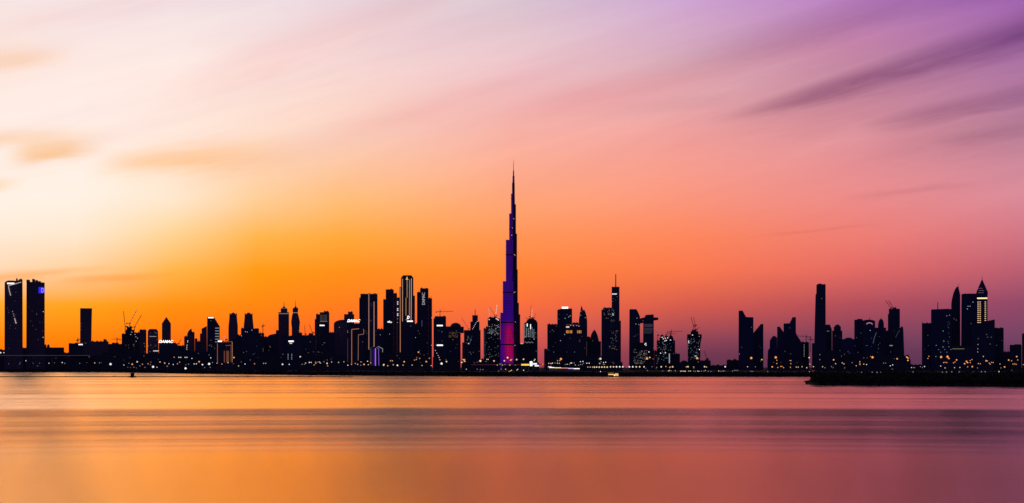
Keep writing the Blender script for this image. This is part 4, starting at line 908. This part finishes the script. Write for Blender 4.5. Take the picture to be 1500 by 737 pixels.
q = thing('quay', 'lit quay edge with one continuous line of coloured lights, left of the evenly spaced lamps', 'quay', (wx_(828, 2300), 2300, 0))
bm = bmesh.new(); h = (wx_(850, 2300)-wx_(804, 2300))/2; add_box(bm, -h, h, 0, 14, .9, 7.2); mesh_obj('quay_wall', bm, M_PALE, q)
for a, b, c, pw in ((804.6, 812, (255,240,220), 1.4), (812.2, 822, (250,215,140), 1.3), (822.2, 832, (240,140,130), 1.0), (832.2, 840, (220,190,240), 1.1), (840.2, 849, (255,240,240), 1.5)):
    bm = bmesh.new(); yy = 537.9 + (a-804)*.045; add_box(bm, wx_(a, 2300)-wx_(828, 2300), wx_(b, 2300)-wx_(828, 2300), -.5, -.04, wz_(yy+1.1, 2300), wz_(yy, 2300)); mesh_obj('light_strip', bm, glow(c, pw), q)
bm = bmesh.new(); add_box(bm, -h-2, -h+8, 1, 8, 7.22, 10.5); mesh_obj('kiosk', bm, M_DARK, q)
bm = bmesh.new(); add_box(bm, -h-2, -h+2.5, .6, .9, 10.0, 11.2); mesh_obj('light_strip', bm, glow((235,210,230), .9), q)
q = thing('filling_station', 'low building with a yellow lit canopy edge beside a bright white upright sign', 'building', (wx_(772, 2700), 2700, 0))
Z = lambda row: wz_(row, 2700); XX = lambda px: wx_(px, 2700)-wx_(772, 2700)
bm = bmesh.new(); add_box(bm, XX(763.6), XX(775.2), 0, 12, Z(535.8), Z(532.8)); mesh_obj('canopy', bm, M_PALE, q)
bm = bmesh.new(); add_box(bm, XX(763.6), XX(775.2), -.4, -.03, Z(535.6), Z(533.2)); mesh_obj('canopy_edge', bm, glow((255,206,56), 1.1), q)
for px in (764.5, 769, 774):
    bm = bmesh.new(); add_box(bm, XX(px)-.3, XX(px)+.3, 5, 6, 1.0, Z(535.82)); mesh_obj('canopy_post', bm, M_PALE, q)
q2 = thing('pylon_sign', 'bright white upright sign right of the yellow lit canopy', 'sign', (wx_(778, 2690), 2690, 0))
bm = bmesh.new(); k = 2690/F; add_box(bm, -1.9*k, 1.9*k, 0, 1.2, wz_(536.2, 2690), wz_(529.6, 2690)); mesh_obj('sign_panel', bm, glow(WHITE, 1.7), q2)
bm = bmesh.new(); add_box(bm, -.5, .5, .3, .9, 1.0, wz_(536.22, 2690)); mesh_obj('post', bm, M_DARK, q2)
q2 = thing('shop_building', 'small dark building with two white lit signs, right of the bright upright sign', 'building', (wx_(785, 2720), 2720, 0)); k = 2720/F
bm = bmesh.new(); add_box(bm, -4.6*k, 4.8*k, 0, 14, 1.0, wz_(531, 2720)); mesh_obj('wall', bm, FAC['low'], q2)
for a, b, c, d in ((-4.2, 1.6, 532, 534.2), (-1.8, 4.4, 535, 536.8)):
    bm = bmesh.new(); add_box(bm, a*k, b*k, -.4, -.03, wz_(d, 2720), wz_(c, 2720)); mesh_obj('sign', bm, glow((245,245,250), 1.2), q2)

# ------------------------------------------------------------------ boats and the floating boom
def hull(bm, L, B, H, sheer=.25, n=14, x0=0):
    rows = []
    for i in range(n+1):
        t = i/n; x = -L/2 + L*t; w = B/2*(1 - abs(2*t-1)**3.2)**.8 + .02; zt = H*(1 + sheer*abs(2*t-1)**2)
        rows.append([bm.verts.new((x0+x, s*w*f, z)) for s, f, z in ((-1, 1, zt), (-1, .7, -.25), (1, .7, -.25), (1, 1, zt))])
    for a, b in zip(rows, rows[1:]):
        for j in range(4): bm.faces.new((a[j], a[(j+1) % 4], b[(j+1) % 4], b[j]))
    bm.faces.new(rows[0]); bm.faces.new(rows[-1][::-1]); bmesh.ops.recalc_face_normals(bm, faces=bm.faces[:])
D = 1750.0; k = D/F
q = thing('work_boat', 'small dark work boat with a tall boxy cabin, alone on the water at the left', 'boat', (wx_(194, D), D, 0))
bm = bmesh.new(); hull(bm, 8.0, 3.0, 1.05); mesh_obj('hull', bm, M_DARK, q)
bm = bmesh.new(); add_box(bm, -1.6, 1.6, -1.1, 1.1, .7, 4.2); add_box(bm, -1.75, 1.75, -1.25, 1.25, 4.22, 4.45); mesh_obj('cabin', bm, M_DARK, q)
bm = bmesh.new(); add_box(bm, -1.0, -.1, -1.16, -1.11, 2.6, 3.7); add_box(bm, .15, 1.0, -1.16, -1.11, 2.6, 3.7); mesh_obj('window', bm, FAC['navy'], q)
q = thing('floating_boom', 'thin dark floating boom stretched across the water at the left', 'boom', (wx_(220, 1790), 1790, 0))
bm = bmesh.new(); pts = [(wx_(a, 1790)-wx_(220, 1790), 4*math.sin(a*.013), .2) for a in range(-60, 521, 12)]
for a, b in zip(pts, pts[1:]): add_bar(bm, a, b, .95)
mesh_obj('float_line', bm, M_DARK, q)
for px in (95, 166, 364, 455):
    bm = bmesh.new(); x = wx_(px, 1790)-wx_(220, 1790); add_lathe(bm, [(.35, -.2), (.6, .2), (.6, .9), (.25, 1.3), (.12, 2.0)], x, 4*math.sin(px*.013), 10); mesh_obj('marker_float', bm, M_DARK, q)
D = 1830.0; k = D/F
q = thing('passenger_boat', 'gold lit passenger boat moored at the far shore below the row of lamps', 'boat', (wx_(897.6, D), D-10, 0))
bm = bmesh.new(); hull(bm, 12.0, 3.4, 1.0); mesh_obj('hull', bm, plain('brown_boat_paint', (.16, .07, .03)), q)
bm = bmesh.new(); add_box(bm, -5.2, .4, -1.3, 1.3, 4.0, 4.25); add_box(bm, -5.2, .4, -1.3, 1.3, 2.0, 2.2); mesh_obj('canopy', bm, glow((250,190,100), .5), q)
for x in (-5.1, -3.3, -1.5, .3):
    bm = bmesh.new(); add_box(bm, x-.09, x+.09, -1.25, -1.1, .9, 3.98); mesh_obj('canopy_post', bm, glow((235,170,80), .7), q)
bm = bmesh.new(); add_box(bm, -5.0, .2, -1.2, 1.2, 2.22, 2.9); mesh_obj('rail', bm, glow((255,225,150), 1.2), q)
bm = bmesh.new(); add_prism(bm, [(.8, .95), (5.4, .95), (4.9, 3.4), (2.0, 3.4), (1.4, 2.6)], -1.3, 1.3); mesh_obj('wheelhouse', bm, glow((252,186,90), 1.0), q)
bm = bmesh.new(); add_box(bm, 1.7, 5.2, -1.5, 1.5, 3.42, 3.7); mesh_obj('roof', bm, glow((230,190,170), .6), q)
bm = bmesh.new(); add_box(bm, .4, 1.6, -1.36, -1.32, 1.2, 2.2); mesh_obj('lit_window', bm, glow((255,240,180), 1.6), q)

# ------------------------------------------------------------------ lamps
SIZES = {'s': .5, 'm': .72, 'b': 1.15, 'x': 1.7}
_head, _pole = {}, None
bm = bmesh.new(); add_lathe(bm, [(.16, 0), (.1, 1)], 0, 0, 8); _pole = bpy.data.meshes.new('lamp_pole'); bm.to_mesh(_pole); bm.free(); _pole.materials.append(M_DARK)
def head_mesh(size, col, power):
    k = (size, col, power)
    if k not in _head:
        bm = bmesh.new(); r = SIZES[size]
        add_lathe(bm, [(r*.2, -r*.9), (r*.75, -r*.6), (r, -.1*r), (r*.75, r*.55), (r*.3, r*.75), (r*.18, r*1.0)], 0, 0, 12)
        me = bpy.data.meshes.new('lamp_head'); bm.to_mesh(me); bm.free(); me.materials.append(glow(col, power)); _head[k] = me
    return _head[k]
LC = {'w': ((255,250,240), 1.05), 'y': ((255,222,170), .92), 'o': ((255,166,88), 1.05), 'd': ((190,200,195), .4), 'r': ((230,40,40), 1.0), 'g': ((40,190,60), .8)}
LN = {'w': 'white', 'y': 'warm white', 'o': 'orange', 'd': 'dim', 'r': 'red', 'g': 'green'}
count = {}
def lamp(px, row, c='w', size='m', where='on the far shore'):
    if px > 1193: D = 1130.0 if row > 541.5 else 2100.0 if row > 533 else 2900.0
    else:
        s = shore_D(px); D = s*1.06 + 120 if row > 537 else max(s*1.1 + 200, 2500) if row > 531 else max(s*1.1+500, 3200)
    r = random.Random(int(px*131+row*17)); D += r.uniform(-25, 25)
    z = max(wz_(row, D), 3.0); sc = max(.75, D/2600.0)
    nm = 'high_mast_lamp' if z > 26 else 'street_lamp'  # high lights, many of them building windows, set on added masts
    kind = 'tall mast lamp' if z > 26 else 'street lamp'
    lab = '%s glowing %s %s' % (kind, LN[c], where)
    t = thing(nm, lab, 'lamp', (wx_(px, D), D, 1.1), ('%s %ss %s' % (LN[c], kind, where)))
    p = bpy.data.objects.new('pole', _pole); COL.objects.link(p); p.parent = t; p.scale = (sc, sc, z-1.1-SIZES[size]*sc*.5)
    h = bpy.data.objects.new('lamp_head', head_mesh(size, *LC[c])); COL.objects.link(h); h.parent = t; h.location = (0, 0, z-1.1); h.scale = (sc, sc, sc)
    return t
def dots(scale, ox, oy, where, pts):
    for p in pts:
        lamp(ox + p[0]/scale, oy + p[1]/scale, p[2] if len(p) > 2 else 'w', p[3] if len(p) > 3 else 'm', where)
dots(12.28, 0, 500, 'below the twin towers', [(155,405,'d','s'),(228,275,'y','s'),(363,385,'d','s'),(352,412,'d','s'),(467,350,'w','m'),(396,300,'d','s'),(565,275,'d','s'),(595,395,'d','s'),(680,302,'y','s'),(757,302,'y','m'),(700,330,'d','m'),(728,328,'d','m'),(712,395,'d','s'),(880,395,'y','m'),(980,387,'d','s'),(1060,357,'w','m'),(1120,384,'w','m'),(1165,398,'d','m'),(10,205,'w','b'),(70,205,'w','m')])
dots(6.14, 100, 440, 'below the lone slab and the stepped unfinished tower', [(30,553,'d'),(103,567,'d'),(238,563,'y'),(280,563,'d'),(295,560,'d','s'),(380,574,'w','x'),(370,507,'y','b'),(455,557,'d'),(490,552,'y'),(500,582,'y'),(545,566,'d'),(575,575,'o','b'),(590,602,'d'),(620,553,'y','b'),(645,590,'d'),(667,575,'o'),(690,603,'d'),(717,570,'o'),(738,577,'d'),(763,598,'w','x'),(798,602,'y'),(823,554,'o'),(868,566,'o'),(888,593,'d'),(905,570,'y'),(535,603,'d','s'),(560,605,'d','s'),(612,608,'d','s')])
dots(6.14, 220, 440, 'below the wedge tower and the gold frame building', [(90,555,'y'),(130,563,'y'),(155,592,'d'),(207,577,'w'),(245,571,'o'),(265,556,'o'),(318,612,'w','x'),(345,574,'d'),(375,523,'w'),(395,572,'w'),(415,571,'w'),(440,552,'o','b'),(470,578,'w','b'),(530,572,'w','x'),(545,517,'w'),(560,559,'d'),(215,512,'o'),(258,513,'w'),(275,513,'w'),(314,513,'w'),(330,513,'w'),(490,605,'d'),(540,603,'d'),(600,566,'o'),(645,573,'o'),(700,561,'y'),(753,515,'o','b'),(795,590,'y'),(853,573,'w')])
dots(5.667, 330, 430, 'below the waisted towers and the two spired towers', [(243,583,'o'),(318,580,'o','m'),(336,580,'o','m'),(475,588,'w','b'),(531,588,'w'),(622,525,'y','b'),(637,588,'d'),(657,588,'d'),(667,577,'y'),(697,573,'w'),(712,572,'w'),(737,593,'o'),(752,580,'o'),(769,570,'d'),(789,577,'y'),(820,566,'d'),(845,580,'y','b')])
dots(4.467, 450, 395, 'below the round-roofed tower and the purple lantern', [(15,607,'y'),(55,606,'o'),(80,605,'y'),(130,612,'w','m'),(134,630,'o'),(160,605,'y'),(205,607,'y'),(240,603,'o'),(266,626,'w'),(290,620,'o'),(315,614,'o'),(330,620,'y'),(350,625,'d'),(352,604,'o'),(372,620,'o','b'),(395,600,'w'),(400,622,'y'),(415,610,'o'),(500,625,'y','b'),(527,630,'o'),(545,597,'o'),(558,597,'o'),(590,626,'w','b')])
dots(4.467, 560, 395, 'below the tallest light-lined tower and the two white signs', [(10,622,'y','b'),(35,628,'o'),(55,595,'d'),(65,597,'d'),(72,623,'y'),(103,630,'d'),(136,625,'y'),(143,603,'o','b'),(195,625,'y'),(211,592,'o'),(223,588,'o'),(226,575,'d'),(237,540,'o','b'),(245,581,'o'),(260,627,'y'),(288,602,'o','b'),(308,580,'o'),(320,628,'y'),(372,575,'o'),(377,590,'o'),(388,615,'w','x'),(420,602,'y','b'),(520,607,'y','b'),(533,590,'o','b'),(540,600,'o','b'),(550,652,'w','s')])
dots(5.267, 660, 420, 'along the foot of the supertall tower', [(90,585,'y'),(108,575,'y','b'),(95,562,'o'),(110,562,'o'),(230,573,'y','x'),(280,560,'y'),(290,561,'y'),(335,573,'y','b'),(360,605,'o'),(415,572,'y','b'),(440,548,'w','b'),(464,567,'o','b'),(472,561,'o'),(510,563,'y','b'),(563,560,'y','b'),(645,570,'w'),(651,561,'w'),(378,597,'g'),(388,597,'g'),(400,605,'o'),(420,602,'d'),(455,605,'o'),(462,604,'o','s'),(500,605,'d'),(712,600,'o'),(122,637,'d'),(205,637,'d'),(230,640,'d'),(250,640,'d'),(227,658,'r','s'),(370,652,'d'),(390,637,'d'),(425,637,'y'),(452,655,'o'),(462,650,'o'),(470,645,'y','m'),(512,643,'y'),(518,637,'y'),(563,645,'w','m')])
dots(15.0, 790, 520, 'above the lit quay', [(92,185,'d','s'),(62,218,'r'),(205,185,'y'),(240,188,'o'),(265,190,'o'),(290,178,'w'),(345,178,'d'),(398,180,'y'),(440,185,'y'),(402,127,'o'),(452,125,'o'),(475,88,'o','x'),(570,210,'d'),(612,205,'y'),(660,205,'d'),(690,178,'w','m'),(710,178,'w'),(765,175,'d'),(792,220,'o'),(865,225,'d'),(905,148,'w'),(960,142,'w'),(970,182,'d'),(905,210,'d'),(945,212,'d'),(1046,182,'w'),(1096,182,'w'),(1343,84,'y','x'),(1328,186,'w'),(1360,150,'d'),(1412,168,'w'),(1458,160,'w'),(1405,210,'d'),(1430,210,'d'),(1345,366,'w','m')])
for i, px in enumerate((861, 864.4, 868, 870.6, 874, 877.8, 881.6, 885.4, 889.4)): lamp(px, 537.8, 'y', 'b' if i > 2 else 'm', 'in the evenly spaced row along the shore road')
for px in (894.4, 898.7, 903.1, 907.8, 912.2, 921.9, 926.9, 932, 937, 943.4): lamp(px, 537.4, 'y' if px < 900 or px > 930 else 'w', 'b', 'in the evenly spaced row along the shore road')
lamp(917.9, 537.9, 'd', 'm', 'in the evenly spaced row along the shore road')
dots(4.467, 860, 395, 'below the linked towers', [(395,660,'d'),(410,575,'o','b'),(392,582,'o','x'),(425,635,'d'),(455,640,'d'),(485,636,'y','b'),(515,634,'y'),(540,640,'o'),(547,637,'o'),(560,636,'y','b'),(495,663,'d'),(533,663,'y'),(540,660,'y'),(550,663,'d'),(577,663,'y'),(612,665,'y'),(620,664,'y'),(640,665,'y')])
dots(6.14, 960, 440, 'below the vase-shaped unfinished tower', [(278,598,'y'),(293,597,'y','b'),(345,600,'y'),(375,520,'o','x'),(443,597,'y','b'),(460,600,'y'),(315,636,'y'),(345,637,'d'),(360,638,'d'),(380,637,'y'),(391,638,'y'),(415,637,'d'),(437,636,'d'),(450,632,'o'),(475,638,'d'),(500,640,'d'),(545,640,'d'),(570,636,'y'),(590,638,'d'),(610,637,'y'),(625,637,'d'),(628,597,'w','b'),(240,636,'y'),(255,637,'y'),(270,638,'y'),(300,637,'y'),(693,637,'d'),(710,630,'d'),(725,630,'d'),(740,630,'d')])
dots(5.264, 1060, 440, 'below the notched tower and the saw-toothed group', [(213,445,'o','x'),(295,457,'o','b'),(185,512,'y','m'),(245,512,'d'),(207,549,'d'),(218,548,'d'),(228,550,'d'),(340,549,'d'),(375,513,'o','b'),(402,440,'o','x'),(410,462,'o'),(410,487,'o','m'),(418,518,'o'),(440,510,'o'),(450,510,'o'),(462,519,'o'),(518,465,'o'),(518,489,'o'),(515,516,'o'),(560,515,'y'),(575,515,'y'),(605,512,'y'),(642,519,'y','m'),(660,442,'y','b'),(665,492,'y'),(692,512,'y'),(661,550,'y')])
dots(4.6875, 1180, 500, 'among the trees behind the near spit', [(8,182),(55,174,'y'),(98,92,'d'),(98,126,'d'),(117,175,'y','m'),(134,182,'d'),(178,174,'d'),(193,127,'o','b'),(207,154,'y'),(252,148,'y'),(264,155,'y'),(268,183,'d'),(320,147,'d'),(348,168,'y'),(373,140,'o','m'),(373,150,'o','m'),(374,160,'o'),(400,157,'y'),(419,160,'w'),(460,110,'o','x'),(446,104,'o','s'),(536,150,'d'),(550,150,'d'),(582,168,'w'),(598,162,'w'),(629,120,'o','b'),(695,108,'o','b'),(703,115,'o','b'),(703,131,'o','b'),(727,180,'y'),(740,181,'d'),(749,181,'d'),(789,174,'d'),(803,180,'d'),(817,173,'w')])
dots(4.6875, 1180, 500, 'in front of the far right cluster', [(840,118,'o'),(847,103,'o'),(895,105,'d'),(931,108,'o','x'),(975,106,'o','x'),(984,118,'o','b'),(948,146,'o','m'),(958,145,'o','m'),(970,146,'o','m'),(928,170,'w'),(958,183,'y'),(1016,148,'o','m'),(1026,142,'o'),(1037,128,'o','b'),(1023,181,'y'),(1060,180,'y'),(1092,154,'o','b'),(1105,138,'o','b'),(1112,146,'o','b'),(1130,132,'o'),(1131,146,'o'),(1143,126,'o'),(1113,175,'o'),(1145,174,'o','b'),(1181,183,'d'),(1187,153,'o','m'),(1200,154,'o','m'),(1221,104,'y'),(1240,134,'o','b'),(1248,135,'o'),(1262,150,'o'),(1268,157,'o'),(1278,145,'o','m'),(1288,146,'o','m'),(1335,156,'o','m'),(1342,183,'d'),(1367,176,'o','b'),(1395,129,'o','b'),(1415,134,'o'),(1424,157,'o','m'),(1436,155,'o','m'),(1446,158,'o'),(1450,105,'o','b'),(1457,128,'o'),(1496,160,'o')])
dots(4.6875, 1180, 500, 'low down on the near spit', [(25,210,'d'),(385,214,'d','s'),(409,213,'d','s'),(458,213,'d','s'),(491,214,'d','s'),(515,214,'d','s'),(739,211,'d','s'),(940,211,'d','s'),(968,211,'d','s'),(1004,210,'d','s'),(1055,210,'d','s'),(1150,211,'d','s'),(1208,209,'d','s'),(1233,209,'d','s'),(1328,208,'y','s'),(1100,239,'d','s')])
